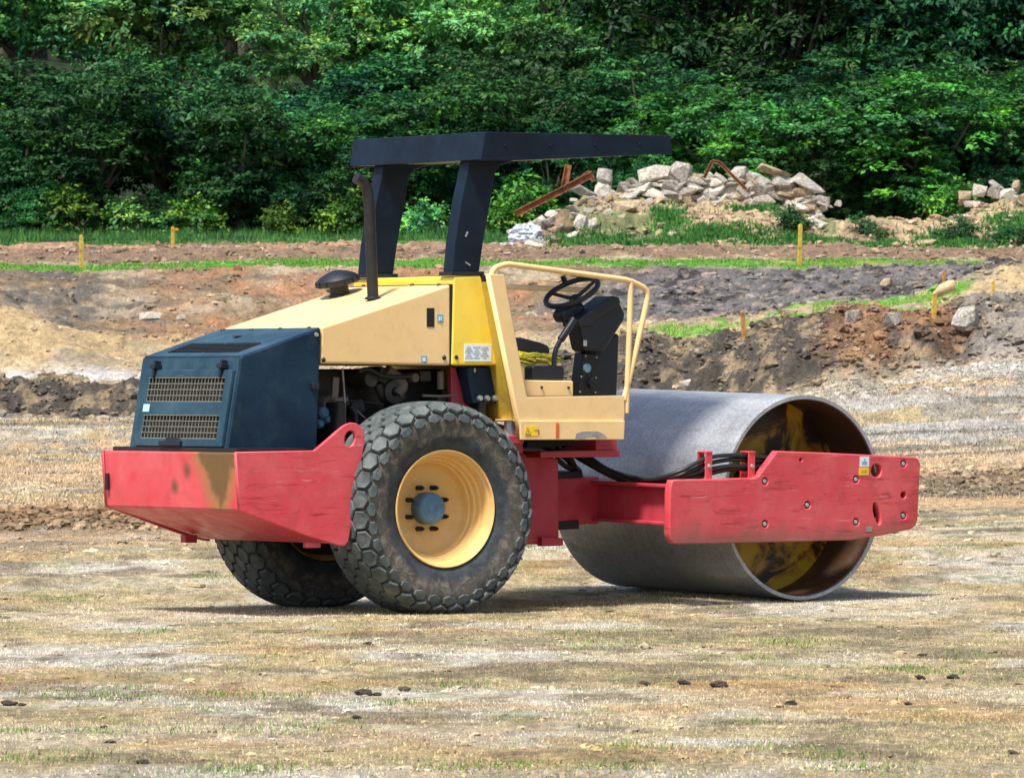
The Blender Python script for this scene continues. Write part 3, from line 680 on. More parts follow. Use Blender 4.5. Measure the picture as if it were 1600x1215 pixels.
def lugs():
    m = MB(); NC = 32; rows = [-.258, -.19, -.114, -.038, .038, .114, .19, .258]; rr_ = random.Random(4)
    for ri, s0 in enumerate(rows):
        small = ri in (0, 7)
        for k in range(NC):
            th = 2 * math.pi * (k + (.5 if ri % 2 else 0)) / NC + rr_.uniform(-.004, .004)
            hu = (.0555 if not small else .045); hv = (.047 if not small else .030); h = .027 if not small else .014
            base = []; mid_ = []; topv = []
            for (du, dv_) in ((-1, -.5), (0, -1), (1, -.5), (1, .5), (0, 1), (-1, .5)):
                du *= rr_.uniform(.96, 1.02); dv_ *= rr_.uniform(.97, 1.02)
                base.append(surf(s0 + dv_ * hv * 1.05, th + du * hu * 1.06 / .642, -.006))
                mid_.append(surf(s0 + dv_ * hv, th + du * hu / .642, h * .72))
                topv.append(surf(s0 + dv_ * hv * .86, th + du * hu * .88 / .642, h))
            n = 6
            m.add(base + mid_ + topv, [tuple(range(2 * n, 3 * n))] + [(i + o, (i + 1) % n + o, (i + 1) % n + n + o, i + n + o) for o in (0, n) for i in range(n)])
    return m
def rim_mesh(): # outer face towards -y
    m = MB()
    m.lathe([(.352, -.190), (.362, -.197), (.368, -.188), (.350, -.168), (.338, -.160), (.332, -.13), (.330, -.10), (.318, -.092), (.312, -.06), (.300, -.052), (.296, -.02), (.286, -.012), (.278, .03), (.262, .045), (.255, .05), (0.0, .05), (0, .075), (.30, .075), (.34, .17), (.352, .19), (.345, .10), (.345, -.15)], 96, 'y', closed=False)
    return m
def wheel(y, flip):
    e = bpy.data.objects.new('wheel', None); col.objects.link(e); e.parent = root; e.location = (0, y, .650)
    if flip: e.rotation_euler = (0, 0, math.pi)
    ty = tyre_mesh().build('tyre', M['tyre'], e, smooth=True)
    lugs().build('tread_blocks', M['lug'], e)
    rm = rim_mesh().build('rim', M['rim'], e, smooth=True)
    hb = MB().lathe([(.100, .055), (.100, -.020), (.096, -.038), (.088, -.046), (.03, -.052), (0, -.052)], 40, 'y').build('hub', M['hub'], e, smooth=True)
    for k in range(8):
        t = 2 * math.pi * (k + .5) / 8; cx, cz = .138 * math.cos(t), .138 * math.sin(t)
        MB().lathe([(0, -.008), (.014, -.008), (.017, .004), (.017, .052), (0, .052)], 6, 'y', (cx, 0, cz)).lathe([(0, -.026), (.008, -.026), (.008, 0), (0, 0)], 10, 'y', (cx, 0, cz)).build('wheel_nut', M['black_metal'], e, bevel=.002)
    MB().tube([(.20, .02, .235), (.235, -.02, .20), (.25, -.06, .20)], .008, 8).build('valve', M['black'], e, smooth=True)
    return e
wheel(-.690, False); wheel(.690, True)
for s in (-1, 1): MB().lathe([(0, s * .40), (.31, s * .40), (.315, s * .46), (.315, s * .56), (.2, s * .6), (0, s * .6)], 40, 'y', (0, 0, .65)).build('wheel_void_filler', M['void'], root, smooth=True)  # added black discs, painting the dark void inside the wheels
MB().lathe([(0, -.62), (.10, -.62), (.10, -.3), (.17, -.18), (.17, .18), (.10, .3), (.10, .62), (0, .62)], 32, 'y', (0, 0, .64)).build('axle', M['black_metal'], root, smooth=True)

# platform: right side panel
PY = -.735
o = FR.S([(764, 427.5), (787.5, 428.5), (792, 450), (823, 615), (824, 620), (976, 617.5), (977, 640), (975, 685.5), (814, 686), (810, 655)], PY)
plat = bpy.data.objects.new('operator_platform', None); col.objects.link(plat); plat.parent = root
sp = link('side_panel', plate_curve(o, [], .05, .008), M['tan'], plat); sp.location = (0, PY + .025, 0)
o = FR.S([(812.5, 657), (976.5, 657), (975, 686.5), (814, 687)], PY - .012)
MB().prism(o, PY - .014, PY + .006).build('step_sill', M['tan'], plat, bevel=.005)
on_side(830.5, 673, PY - .0145, .098, .062, .003, 'warning_sticker', M['sticker_y'], plat)
q = FR.side(825, 674, PY - .018)
MB().prism([(q[0] - .022, q[1] - .02), (q[0] + .022, q[1] - .02), (q[0], q[1] + .022)], PY - .0185, PY - .0175).build('warning_triangle', M['ink'], plat)
MB().prism([(q[0] - .016, q[1] - .016), (q[0] + .016, q[1] - .016), (q[0], q[1] + .015)], PY - .0195, PY - .0185).build('warning_triangle', M['sticker_y'], plat)
MB().box((q[0], PY - .02, q[1] - .001), (.004, .001, .014)).build('warning_mark', M['ink'], plat)
q = FR.side(838, 675, PY - .018)
MB().box((q[0] + .003, PY - .0185, q[1] + .012), (.034, .001, .004)).box((q[0] + .02, PY - .0185, q[1] - .002), (.004, .001, .026)).build('warning_mark', M['ink'], plat)
on_side(870.5, 672, PY - .014, .024, .095, .006, 'reflector', M['orange'], plat, .002)
q = FR.side(923, 678, PY - .014)
MB().prism([(q[0] - .12, q[1] - .028), (q[0] - .11, q[1] + .005), (q[0] - .07, q[1] + .016), (q[0] + .05, q[1] + .018), (q[0] + .10, q[1] + .0), (q[0] + .125, q[1] - .022), (q[0] + .05, q[1] - .03), (q[0] + .03, q[1] - .018), (q[0] - .03, q[1] - .02), (q[0] - .05, q[1] - .03)], PY - .0155, PY - .0135).build('bare_patch', M['primer'], plat)
# floor, rear wall, far side
xr = FR.side(800, 640, PY)[0]; xf = FR.side(976, 640, PY)[0] + .12; zf = FR.side(900, 648, PY)[1]
MB().box(((xr + xf) / 2 - .04, .0, zf - .02), (xf - xr - .20, 1.36, .04)).build('floor', M['ochre'], plat)
w1 = FR.S([(768, 440), (776, 440), (815, 655), (806, 655)], PY + .03)
MB().prism(w1, -.66, .70).build('rear_wall', M['ochre'], plat)
far = FR.S([(812, 628), (985, 628), (985, 660), (813, 660)], PY)
MB().prism(far, .69, .72).build('far_sill', M['tan'], plat, bevel=.006)
fx = FR.side(976, 640, PY)[0] + .14
MB().box((fx - .03, .06, zf + .02), (.03, 1.22, .08)).build('front_sill', M['tan'], plat, bevel=.006)
# seat pedestal boxes
s1 = FR.S([(818, 593.5), (896, 595), (896, 620), (820, 620)], -.66)
MB().prism(s1, -.66, -.50).build('step_box', M['tan'], plat, bevel=.008)
for (px, py) in ((846, 605), (888, 605.5)):
    q = FR.side(px, py, -.66); MB().lathe([(0, -.01), (.007, -.01), (.009, 0), (0, 0)], 10, 'y', (q[0], -.66, q[1])).build('bolt', M['black_metal'], plat)
s1 = FR.S([(812, 566), (878, 567), (878, 640), (812, 640)], -.48)
MB().prism(s1, -.48, .20).build('seat_box', M['tan'], plat, bevel=.01)
s1 = FR.S([(832, 573), (836, 571), (880, 571), (882, 575), (882, 594), (832, 594)], -.60)
MB().prism(s1, -.60, -.50).build('lever_box', M['black'], plat, bevel=.012)
# seat
seat = bpy.data.objects.new('seat', None); col.objects.link(seat); seat.parent = root
s1 = FR.S([(800, 527), (815, 527), (846, 535), (858, 540), (861, 548), (858, 555), (846, 555), (815, 549), (800, 548)], -.44)
cu = MB().prism(s1, -.44, .06).build('cushion', M['vinyl'], seat, bevel=.025, seg=4)
s1 = FR.S([(800, 546), (815, 548), (846, 554), (852, 560), (840, 567), (800, 567)], -.47)
m = MB()
rr_ = random.Random(2)
for k in range(26):
    t = k / 25; x0 = s1[0][0] + .02 + t * .22; z0 = s1[5][1] + .015 + rr_.uniform(0, .05)
    pts = [(x0 + rr_.uniform(-.03, .03), -.47 - rr_.uniform(0, .02), z0), (x0 + .06, -.485, z0 - .01 + rr_.uniform(-.02, .02)), (x0 + .13, -.47, z0 - .02 + rr_.uniform(-.02, .02))]
    m.tube(arc_round(pts, .05), .008, 6)
m.build('yellow_cloth', M['cloth'], seat, smooth=True)
MB().prism(s1, -.465, .04).build('cloth_fold', M['cloth'], seat, bevel=.02)
# lever
lv = FR.P([(866, 592), (865.5, 566), (867, 549), (876, 530), (886, 513), (893, 504)], -.58)
MB().tube(arc_round(lv, .06), [.016] * 99, 12).build('control_lever', M['black'], root, smooth=True)
lv2 = FR.P([(876, 531), (892, 507), (897, 498)], -.58); MB().tube(lv2, .024, 12).build('lever_grip', M['black'], root, smooth=True)

# console
con = bpy.data.objects.new('control_console', None); col.objects.link(con); con.parent = root
c1_ = FR.S([(903, 622), (912, 550), (936, 548), (964, 520), (968, 524), (964, 622)], -.42)
ped = MB().prism(c1_, -.42, -.31).build('pedestal', M['black'], con, bevel=.012)
# panel face (towards the seat) with a round dial and a key switch
c2 = FR.S([(903, 620), (912, 551), (936, 549), (937, 622)], -.42)
fxp = Vector((c1_[0][0], 0, c1_[0][1])); fxt = Vector((c1_[1][0], 0, c1_[1][1]))
pn = MB().prism(FR.S([(904, 617), (913, 553), (938, 553), (934, 617)], -.432), -.436, -.42).build('instrument_panel', M['black_metal'], con, bevel=.004)
q = FR.side(917, 575, -.436); MB().lathe([(0, -.012), (.026, -.012), (.03, -.004), (.03, .0), (0, 0)], 24, 'y', (q[0], -.436, q[1])).build('dial', M['sticker_b'], con, smooth=True)
q = FR.side(922, 600, -.436); MB().lathe([(0, -.03), (.022, -.03), (.026, 0), (0, 0)], 16, 'y', (q[0], -.436, q[1])).box((q[0] + .01, -.465, q[1] + .02), (.05, .012, .03), Matrix.Rotation(.6, 3, 'Y')).build('key_switch', M['black'], con, bevel=.003)
for (px, py) in ((908, 588), (932, 558), (915, 556), (931, 590), (906, 612), (930, 613)):
    q = FR.side(px, py, -.436); MB().lathe([(0, -.006), (.006, -.005), (.007, 0), (0, 0)], 8, 'y', (q[0], -.436, q[1])).build('panel_screw', M['steel'], con)
h1 = FR.S([(905, 506), (912, 494), (958, 464), (966, 466), (978, 490), (976, 500), (944, 551), (914, 548)], -.50)
hd = MB().prism(h1, -.50, -.34).build('console_head', M['black'], con, bevel=.02, seg=3)
h2 = FR.S([(903, 500), (956, 462), (968, 464), (971, 474), (930, 500), (928, 509), (905, 511)], -.515)
MB().prism(h2, -.515, -.325).build('console_lid', M['black'], con, bevel=.012)
h3 = FR.S([(874, 492), (880, 482), (896, 476), (912, 480), (908, 503), (880, 504)], -.40)
MB().prism(h3, -.42, -.30).build('console_pod', M['black'], con, bevel=.02)
q = FR.side(914, 536, -.502); MB().box((q[0], -.504, q[1]), (.026, .004, .036)).build('tag', M['steel'], con)
# steering wheel
swc = FR.hit(893.5, 457, (0, -.32, 0), (0, 1, 0))
sw_t = []; ax = Vector((-.50, -.12, .86)).normalized()
e1 = ax.cross(Vector((0, 1, 0))).normalized(); e2 = ax.cross(e1).normalized()
rad = .178
m = MB(); nseg = 40; ring = [swc + e1 * rad * math.cos(2 * math.pi * k / nseg) + e2 * rad * math.sin(2 * math.pi * k / nseg) for k in range(nseg + 1)]
m.tube(ring, .0175, 12, False)
swh = m.build('steering_wheel', M['vinyl'], root, smooth=True)
hubp = swc - ax * .05
m = MB()
for k in range(3):
    t = 2 * math.pi * (k / 3 + .12); e = swc + e1 * rad * math.cos(t) + e2 * rad * math.sin(t); m.tube([hubp, hubp.lerp(e, .5), e], [.014, .012, .011], 8)
m.tube([hubp + ax * .02, hubp - ax * .03], .035, 16)
m.build('spokes', M['vinyl'], swh, smooth=True)
m = MB().tube([hubp, FR.hit(908, 482, (0, -.32, 0), (0, 1, 0)), FR.hit(916, 497, (0, -.32, 0), (0, 1, 0))], [.024, .026, .03], 14).build('steering_column', M['black'], swh, smooth=True)
m = MB().tube([ring[27] - ax * 0, ring[27] + ax * .055], .018, 12).build('knob', M['vinyl'], swh, smooth=True)

# handrails
rr = .0185
r1 = FR.P([(767, 432), (772, 419), (790, 412), (985, 438), (1013, 453), (1009, 480), (987, 575), (975, 625)], PY + .02)
hr = MB().tube(arc_round(r1, .09, 8), rr, 14).build('handrail', M['tan'], root, smooth=True)
r2 = FR.P([(985.5, 438), (984, 500), (981, 580), (978.5, 645)], PY + .02)
MB().tube(r2, rr, 14).build('handrail', M['tan'], root, smooth=True)
xq = FR.side(985, 440, PY)[0] + .16
ra = FR.hit(772, 447, (xq, 0, 0), (1, 0, 0)); rb_ = FR.hit(925, 453.5, (xq, 0, 0), (1, 0, 0)); rc = FR.hit(944, 464, (xq, 0, 0), (1, 0, 0)); rd = FR.hit(948, 620, (xq, 0, 0), (1, 0, 0))
MB().tube(arc_round([Vector((xq, ra.y, .95)), ra, rb_, rc, rd], .10, 8), rr, 14).build('handrail', M['tan'], root, smooth=True)

# engine bay: block, covers, pipes and hoses seen under the hood
eng = bpy.data.objects.new('engine', None); col.objects.link(eng); eng.parent = root
x0 = FR.side(500, 600, -.35)[0]; x1 = FR.side(725, 600, -.35)[0]; zb, zt = .62, FR.side(600, 571, -HH)[1] - .0
MB().box(((x0 + x1) / 2, .18, (zb + zt) / 2 + .0), (x1 - x0 - .02, .62, zt - zb - .04)).build('engine_block', M['engine'], eng, bevel=.02)
MB().box(((x0 + x1) / 2 - .02, -.22, .80), (x1 - x0 - .30, .20, .24)).build('sump', M['engine'], eng, bevel=.03)
MB().box((x1 + .02, 0, .98), (.04, 1.08, .66)).build('bulkhead', M['void'], eng)
MB().box((x0 + .05, 0, .98), (.05, 1.06, .66)).build('radiator', M['void'], eng)
rg_ = random.Random(11)
for k in range(9):
    px = 512 + k * 22 + rg_.uniform(-6, 6); py = rg_.uniform(585, 668); q = FR.side(px, py, -.34)
    s_ = rg_.uniform(.04, .10)
    if k % 3 == 0: MB().lathe([(0, -.10), (s_ * .55, -.10), (s_ * .6, -.085), (s_ * .6, .12), (0, .12)], 20, 'y', (q[0], -.28, q[1])).build('pulley', M['engine'] if k % 2 else M['engine_pale'], eng, bevel=.004)
    else: MB().box((q[0], -.28, q[1]), (s_ * 1.3, .16, s_), Matrix.Rotation(rg_.uniform(-.4, .4), 3, 'Y')).build('bracket', M['engine'], eng, bevel=.01)
for pts, r_, mt, yy in (
    ([(604, 578), (622, 590), (631, 603), (620, 616)], .036, 'engine_pale', -.36),
    ([(590, 600), (597, 618), (612, 625), (630, 620)], .03, 'engine', -.33),
    ([(535, 575), (537, 600), (539, 625), (539, 668)], .0065, 'wire', -.46),
    ([(547, 634), (556, 645), (557, 668)], .018, 'hose', -.42),
    ([(540, 625), (570, 628), (600, 632)], .006, 'black_metal', -.45),
    ([(556, 640), (572, 655), (590, 668)], .006, 'wire', -.4),
    ([(560, 580), (575, 575), (600, 590), (640, 588)], .014, 'hose', -.42),
    ([(660, 618), (690, 619), (712, 617)], .009, 'engine_pale', -.46),
    ([(688, 580), (688, 608)], .022, 'engine_pale', -.40)):
    P_ = FR.P(pts, yy); MB().tube(arc_round(P_, .06), r_, 12).build('hose' if mt == 'hose' else 'pipe', M[mt], eng, smooth=True)
q = FR.side(524, 608, -.44); MB().box((q[0], -.44, q[1]), (.045, .012, .15), Matrix.Rotation(.08, 3, 'Y')).build('bracket', M['engine_pale'], eng, bevel=.003)
q = FR.side(531, 624, -.44); MB().box((q[0], -.45, q[1]), (.10, .02, .022)).build('bracket', M['engine_pale'], eng, bevel=.003)
q = FR.side(506, 655, -.44)
for (px, py, r_) in ((508, 645, .04), (515, 655, .028), (502, 662, .03), (522, 640, .02), (520, 668, .022)):
    q = FR.side(px, py, -.42); MB().lathe([(0, -.03), (r_ * .6, -.03), (r_, -.01), (r_, .06), (0, .06)], 16, 'y', (q[0], -.40, q[1])).build('filter', M['hub'], eng, bevel=.003)
q = FR.side(618, 612, -.38); MB().lathe([(.03, -.04), (.075, -.035), (.082, 0), (.08, .05), (.03, .05)], 32, 'y', (q[0], -.34, q[1])).build('fan_pulley', M['engine'], eng, smooth=True)
# fuse box with three round caps
gb = FR.S([(731, 573), (780, 573), (783, 600), (783, 630), (739, 631), (731, 590)], -.52)
gbx = MB().prism(gb, -.52, -.36).build('fuse_box', M['navy'], root, bevel=.012)
for px in (749, 760.5, 772.5):
    q = FR.side(px, 622, -.52); MB().lathe([(0, -.022), (.014, -.022), (.019, -.012), (.021, 0), (0, 0)], 20, 'y', (q[0], -.52, q[1])).build('cap', M['steel'], gbx, smooth=True)
for px in (741, 770):
    q = FR.side(px, 578, -.52); MB().box((q[0], -.525, q[1]), (.012, .008, .025)).build('clip', M['steel'], gbx)

# chassis
ch = bpy.data.objects.new('chassis_frame', None); col.objects.link(ch); ch.parent = root
s1 = FR.S([(705, 573), (712, 573), (722, 610), (738, 640), (760, 655), (800, 668), (800, 700), (720, 700), (705, 640)], -.42)
for y_ in (-.42, .38): MB().prism(s1, y_, y_ + .04).build('frame_rail', M['red_dark'], ch, bevel=.006)
zc0 = FR.side(850, 852, -.34)[1]
s1 = FR.S([(500, 700), (800, 690), (873, 716), (874, 842), (822, 846), (770, 820), (700, 800), (560, 790), (500, 760)], -.34)
MB().prism(FR.S([(560, 700), (822, 705), (822, 800), (700, 790), (560, 770)], -.34), -.30, .30).build('centre_frame', M['red_dark'], ch, bevel=.01)
MB().prism(FR.S([(800, 705), (873, 716), (874, 849), (800, 851)], -.36), -.36, .36).build('front_column', M['red_dark'], ch, bevel=.012)
MB().prism(FR.S([(844, 838), (878, 840), (878, 852), (844, 853)], -.38), -.40, -.34).build('foot_plate', M['red_dark'], ch, bevel=.008)
MB().prism(FR.S([(790, 677), (812, 677), (815, 700), (815, 708), (790, 706)], -.48), -.50, .50).build('cross_bracket', M['red_dark'], ch, bevel=.006)
MB().prism(FR.S([(842, 705), (966, 703), (966, 713.5), (842, 715)], -.50), -.52, .52).build('platform_beam', M['red_dark'], ch, bevel=.005)
MB().prism(FR.S([(931, 686), (964, 685), (965, 704), (931, 704)], -.50), -.50, .50).build('platform_mount', M['red_dark'], ch, bevel=.005)
MB().prism(FR.S([(826, 688), (905, 687), (896, 694), (870, 699), (826, 700)], -.50), -.48, .4).build('platform_underside', M['void'], ch, bevel=.01)
q = FR.side(796.5, 668, -.60)
mt_ = MB().lathe([(0, .045), (.035, .045), (.036, .0), (.04, -.005), (.04, -.05), (0, -.05)], 24, 'z', (q[0], -.60, q[1])).build('rubber_mount', M['steel'], ch, smooth=True)
MB().box((q[0], -.60, q[1] + .05), (.14, .12, .008)).build('mount_plate', M['tan'], ch)
MB().lathe([(0, .10), (.012, .10), (.02, .06), (.02, .05), (0, .05)], 12, 'z', (q[0], -.60, q[1])).build('bolt', M['steel'], ch)
MB().box((q[0] - .02, -.60, q[1] - .075), (.16, .14, .05)).build('mount_bracket', M['red_dark'], ch, bevel=.005)

# ---- front half: drum and drum frame, steered a little away from the camera and tilted with the ground
DO = Vector((1.881, 41.58, .693)) ; DYAW = R(37.1); ROLL = R(1.35)
rotF = (Matrix.Rotation(DYAW, 4, 'Z') @ Matrix.Rotation(ROLL, 4, 'X'))
DH = .90
DC = DO + rotF.to_3x3() @ Vector((0, DH, 0))
FF = Frame(DC, DYAW, ROLL)
MW = root.matrix_basis.copy() if False else (Matrix.Translation(RO) @ Matrix.Rotation(YAW, 4, 'Z'))
MF = MW.inverted() @ FF.m
fr = bpy.data.objects.new('drum_frame', None); col.objects.link(fr); fr.parent = root; fr.matrix_local = MF
dre = bpy.data.objects.new('drum', None); col.objects.link(dre); dre.parent = root; dre.matrix_local = MF
DR = .661
sh = MB().lathe([(DR, -DH), (DR - .024, -DH), (DR - .024, DH), (DR, DH)], 160, 'y', closed=True).build('drum_shell', M['drum'], dre, smooth=True)
MB().lathe([(DR - .0245, -DH + .012), (DR - .031, -DH + .012), (DR - .031, DH - .012), (DR - .0245, DH - .012)], 128, 'y', closed=True).build('drum_lining', M['drum_in'], dre, smooth=True)
for s in (-1, 1):
    i = DH - .42
    MB().lathe([(0, s * i), (.30, s * i), (.36, s * (i + .005)), (DR - .031, s * (i + .01)), (DR - .031, s * (i - .02)), (0, s * (i - .02))], 96, 'y').build('drum_head', M['disc'], dre, smooth=True)
    MB().lathe([(.20, s * i), (.23, s * (i + .10)), (.27, s * (i + .10)), (.27, s * i)], 64, 'y').lathe([(0, s * (i + .26)), (.13, s * (i + .26)), (.14, s * i)], 40, 'y').build('drum_hub', M['drum_in'], dre, smooth=True)
SY = -1.0
o = [(1051, 750), (1062, 749), (1120, 748), (1180, 746), (1186, 743), (1214.7, 704.2), (1300, 707.5), (1428, 713.5), (1435, 716), (1438.5, 724), (1437, 750), (1434, 812), (1431, 821), (1424, 826), (1380, 836), (1331, 843.5), (1200, 847), (1060, 850), (1052, 849), (1047.5, 843), (1046, 830), (1047, 768), (1049, 756)]
oo = FF.S(o, SY - .03)
def he(px, py, rx, ry=None, rot=0, n=20):
    c = FF.side(px, py, SY - .03); return ellipse(c[0], c[1], rx, ry or rx, n, rot)
bolts = [(1195.7, 751.5), (1195.7, 818), (1262, 788.5), (1338, 748.5), (1338, 815), (1412, 724), (1412, 805)]
BR = .024
holes = [he(px, py, BR) for px, py in bolts] + [he(1412, 773, .022), he(1369.6, 735, .044), he(1251.7, 718, .011), he(1370.5, 802, .026, .075, .32)]
for s in (-1, 1):
    me = plate_curve(oo, holes, .06, .008)
    pl = link('frame_side_plate', me, M['plate'] if s < 0 else M['red_dark'], fr); pl.location = (0, s * abs(SY), 0)
    if s > 0: continue
    MB().prism([(oo[0][0] + .12, oo[0][1] - .10), (oo[9][0] - .10, oo[9][1] - .10), (oo[12][0] - .10, oo[12][1] + .07), (oo[17][0] + .12, oo[17][1] + .07)], SY + .031, SY + .04).build('backing_plate', M['void'], pl).parent = fr
    for px, py in bolts:
        c = FF.side(px, py, SY - .03)
        MB().lathe([(0, SY - .028), (.012, SY - .028), (.0155, SY - .022), (.0155, SY + .03), (0, SY + .03)], 16, 'y', (c[0], 0, c[1])).build('plate_bolt', M['steel'], fr, smooth=True)
c = FF.side(1350.5, 721, SY - .03); MB().box((c[0], SY - .0315, c[1]), (.078, .002, .066)).build('sticker', M['sticker_w'], fr)
MB().prism([(c[0] - .022, c[1] - .02), (c[0] + .022, c[1] - .02), (c[0] + .022, c[1] + .004), (c[0] + .004, c[1] + .004), (c[0] + .004, c[1] + .022), (c[0] - .006, c[1] + .022), (c[0] - .006, c[1] + .002), (c[0] - .022, c[1] + .002)], SY - .0335, SY - .0325).build('sticker_print', M['ink_b'], fr)
c = FF.side(1349.5, 736, SY - .03); MB().box((c[0], SY - .0315, c[1]), (.082, .002, .048)).build('sticker', M['sticker_y'], fr)
MB().box((c[0] + .005, SY - .033, c[1] + .006), (.045, .001, .004)).box((c[0], SY - .033, c[1] - .006), (.055, .001, .004)).build('sticker_print', M['orange'], fr)
c = FF.side(1357.5, 826, SY - .03); MB().box((c[0], SY - .0315, c[1]), (.05, .002, .032)).build('scuff', M['primer'], fr)
# rear crossbeam (channel section), yoke
cb = FF.S([(1047, 757), (1047, 836)], SY); xb = cb[0][0] + .02; zt_ = FF.side(1047, 757, SY)[1]; zb_ = FF.side(1038, 822, SY)[1]
MB().box((xb + .13, 0, zt_ - .012), (.30, 1.94, .024)).box((xb + .13, 0, zb_ + .012), (.26, 1.94, .024)).box((xb + .06, 0, (zt_ + zb_) / 2), (.03, 1.94, zt_ - zb_ - .03)).build('rear_crossbeam', M['red_dark'], fr, bevel=.008)
yk = FF.S([(872, 745), (926, 744), (926, 819.5), (872, 819.5)], -.17)
MB().prism([yk[0], (xb + .06, yk[0][1]), (xb + .06, yk[3][1]), yk[3]], -.17, .17).build('yoke', M['red_dark'], fr, bevel=.01)
# front crossbeam
xq2 = FF.side(1415, 770, SY)[0]
MB().box((xq2 - .02, 0, zb_ + .12), (.12, 1.94, .22)).build('front_crossbeam', M['red_dark'], fr, bevel=.01)
MB().lathe([(0, SY + .04), (.20, SY + .04), (.20, SY + .12), (.12, SY + .14), (.12, -DH + .25), (0, -DH + .25)], 40, 'y').build('drum_mount', M['drum_in'], fr, smooth=True)
# hose clips and hoses
for px in (1105, 1172):
    a = FF.side(px - 5, 750, SY + .03); b2 = FF.side(px + 6, 706, SY + .03)
    MB().box(((a[0] + b2[0]) / 2, SY + .02, (a[1] + b2[1]) / 2), (b2[0] - a[0], .012, b2[1] - a[1])).box(((a[0] + b2[0]) / 2, SY + .06, b2[1]), (b2[0] - a[0], .10, .012)).box(((a[0] + b2[0]) / 2, SY + .10, (a[1] + b2[1]) / 2), (b2[0] - a[0], .012, b2[1] - a[1])).build('hose_clip', M['red'], fr, bevel=.004)
    c = ((a[0] + b2[0]) / 2, (a[1] + b2[1]) / 2 - .0)
    MB().lathe([(0, -.012), (.012, -.010), (.014, 0), (0, 0)], 12, 'y', (c[0], SY + .014, c[1])).build('bolt', M['steel'], fr)
for k, (pts) in enumerate([
    [(880, 690, -.10), (912, 708, -.2), (950, 733, -.35), (988, 745, -.55), (1020, 748, -.75), (1060, 737, -.92), (1104, 716, SY + .045), (1140, 711, SY + .05), (1172, 712, SY + .05), (1205, 716, SY + .05), (1225, 722, SY + .06)],
    [(880, 696, -.10), (915, 716, -.22), (950, 738, -.36), (990, 750, -.55), (1024, 750, -.74), (1064, 742, -.90), (1104, 725, SY + .06), (1140, 718, SY + .06), (1172, 719, SY + .06), (1205, 722, SY + .06), (1225, 728, SY + .06)],
    [(885, 700, -.05), (920, 722, -.2), (960, 744, -.4), (1000, 753, -.6), (1035, 752, -.78), (1068, 745, -.9), (1104, 734, SY + .05), (1140, 728, SY + .05), (1172, 729, SY + .05), (1200, 730, SY + .05), (1220, 735, SY + .06)],
    [(885, 704, 0), (925, 728, -.2), (965, 748, -.42), (1005, 756, -.6), (1040, 755, -.8), (1070, 750, -.9), (1104, 741, SY + .065), (1140, 733, SY + .07), (1172, 732, SY + .07), (1200, 734, SY + .06), (1220, 738, SY + .06)]]):
    P_ = [FF.hit(a, b, (0, y, 0), (0, 1, 0)) for a, b, y in pts]
    cr = []
    for i in range(len(P_) - 1):      # Catmull-Rom
        p0, p1_, p2_, p3 = P_[max(i - 1, 0)], P_[i], P_[i + 1], P_[min(i + 2, len(P_) - 1)]
        for j in range(5):
            t = j / 5; cr.append(.5 * ((2 * p1_) + (p2_ - p0) * t + (2 * p0 - 5 * p1_ + 4 * p2_ - p3) * t * t + (3 * p1_ - p0 - 3 * p2_ + p3) * t ** 3))
    cr.append(P_[-1])
    MB().tube(cr, .0145, 10).build('hydraulic_hose', M['hose'], fr, smooth=True)
for pts in ([(826, 690, -.3), (850, 696, -.3), (880, 712, -.2), (905, 735, -.1)], [(870, 700, -.28), (890, 712, -.22), (902, 738, -.15)], [(870, 716, -.25), (885, 730, -.2), (902, 733, -.15)]):
    P_ = [FR.hit(a, b, (0, y, 0), (0, 1, 0)) for a, b, y in pts]; MB().tube(arc_round(P_, .06), .018, 10).build('joint_hose', M['hose'], ch, smooth=True)
MB().prism(FR.S([(866, 738), (910, 735), (912, 746), (866, 748)], -.22), -.22, .22).build('joint_plate', M['black_metal'], ch, bevel=.005)
MB().prism(FR.S([(866, 815), (905, 812), (905, 826), (866, 828)], -.20), -.20, .20).build('joint_plate', M['black_metal'], ch, bevel=.005)

# ------------------------------------------------------------------ foliage
def leaf_material(name, tone=(1, 1, 1)):
    m, t, b = new_mat(name)
    a = N(t, 'ShaderNodeVertexColor'); a.layer_name = 'leaf'
    oi = t.nodes.new('ShaderNodeObjectInfo')
    h = t.nodes.new('ShaderNodeHueSaturation'); t.links.new(a.outputs[0], h.inputs['Color'])
    t.links.new(math_n(t, 'ADD', math_n(t, 'MULTIPLY', oi.outputs['Random'], .05), .475), h.inputs['Hue'])
    t.links.new(math_n(t, 'ADD', math_n(t, 'MULTIPLY', oi.outputs['Random'], .8), .62), h.inputs['Value'])
    c = mixc(t, 1.0, h.outputs[0], tone, 'MULTIPLY')
    t.links.new(c, b.inputs['Base Color']); b.inputs['Roughness'].default_value = .55; b.inputs['Specular IOR Level'].default_value = .3
    tr = t.nodes.new('ShaderNodeBsdfTranslucent'); t.links.new(c, tr.inputs[0])
    mx = t.nodes.new('ShaderNodeMixShader'); mx.inputs[0].default_value = .18
    t.links.new(b.outputs[0], mx.inputs[1]); t.links.new(tr.outputs[0], mx.inputs[2])
    t.links.new(mx.outputs[0], t.nodes['Material Output'].inputs[0]); return m
LM = {'dark': leaf_material('dark_leaves', (.45, .60, .72)), 'mid': leaf_material('green_leaves', (.78, .86, .90)), 'light': leaf_material('pale_leaves', (3.2, 2.3, 3.2)),  # the pale tone also stands in for haze on the slope trees
      'far': leaf_material('haze_tinted_leaves', (3.0, 2.5, 5.2)), 'weed': leaf_material('weed_leaves', (1.5, 1.25, .8))}  # far tone: pale bluish haze painted into the leaf colour
BARK = flat('grey_bark', (.10, .08, .06), .9)
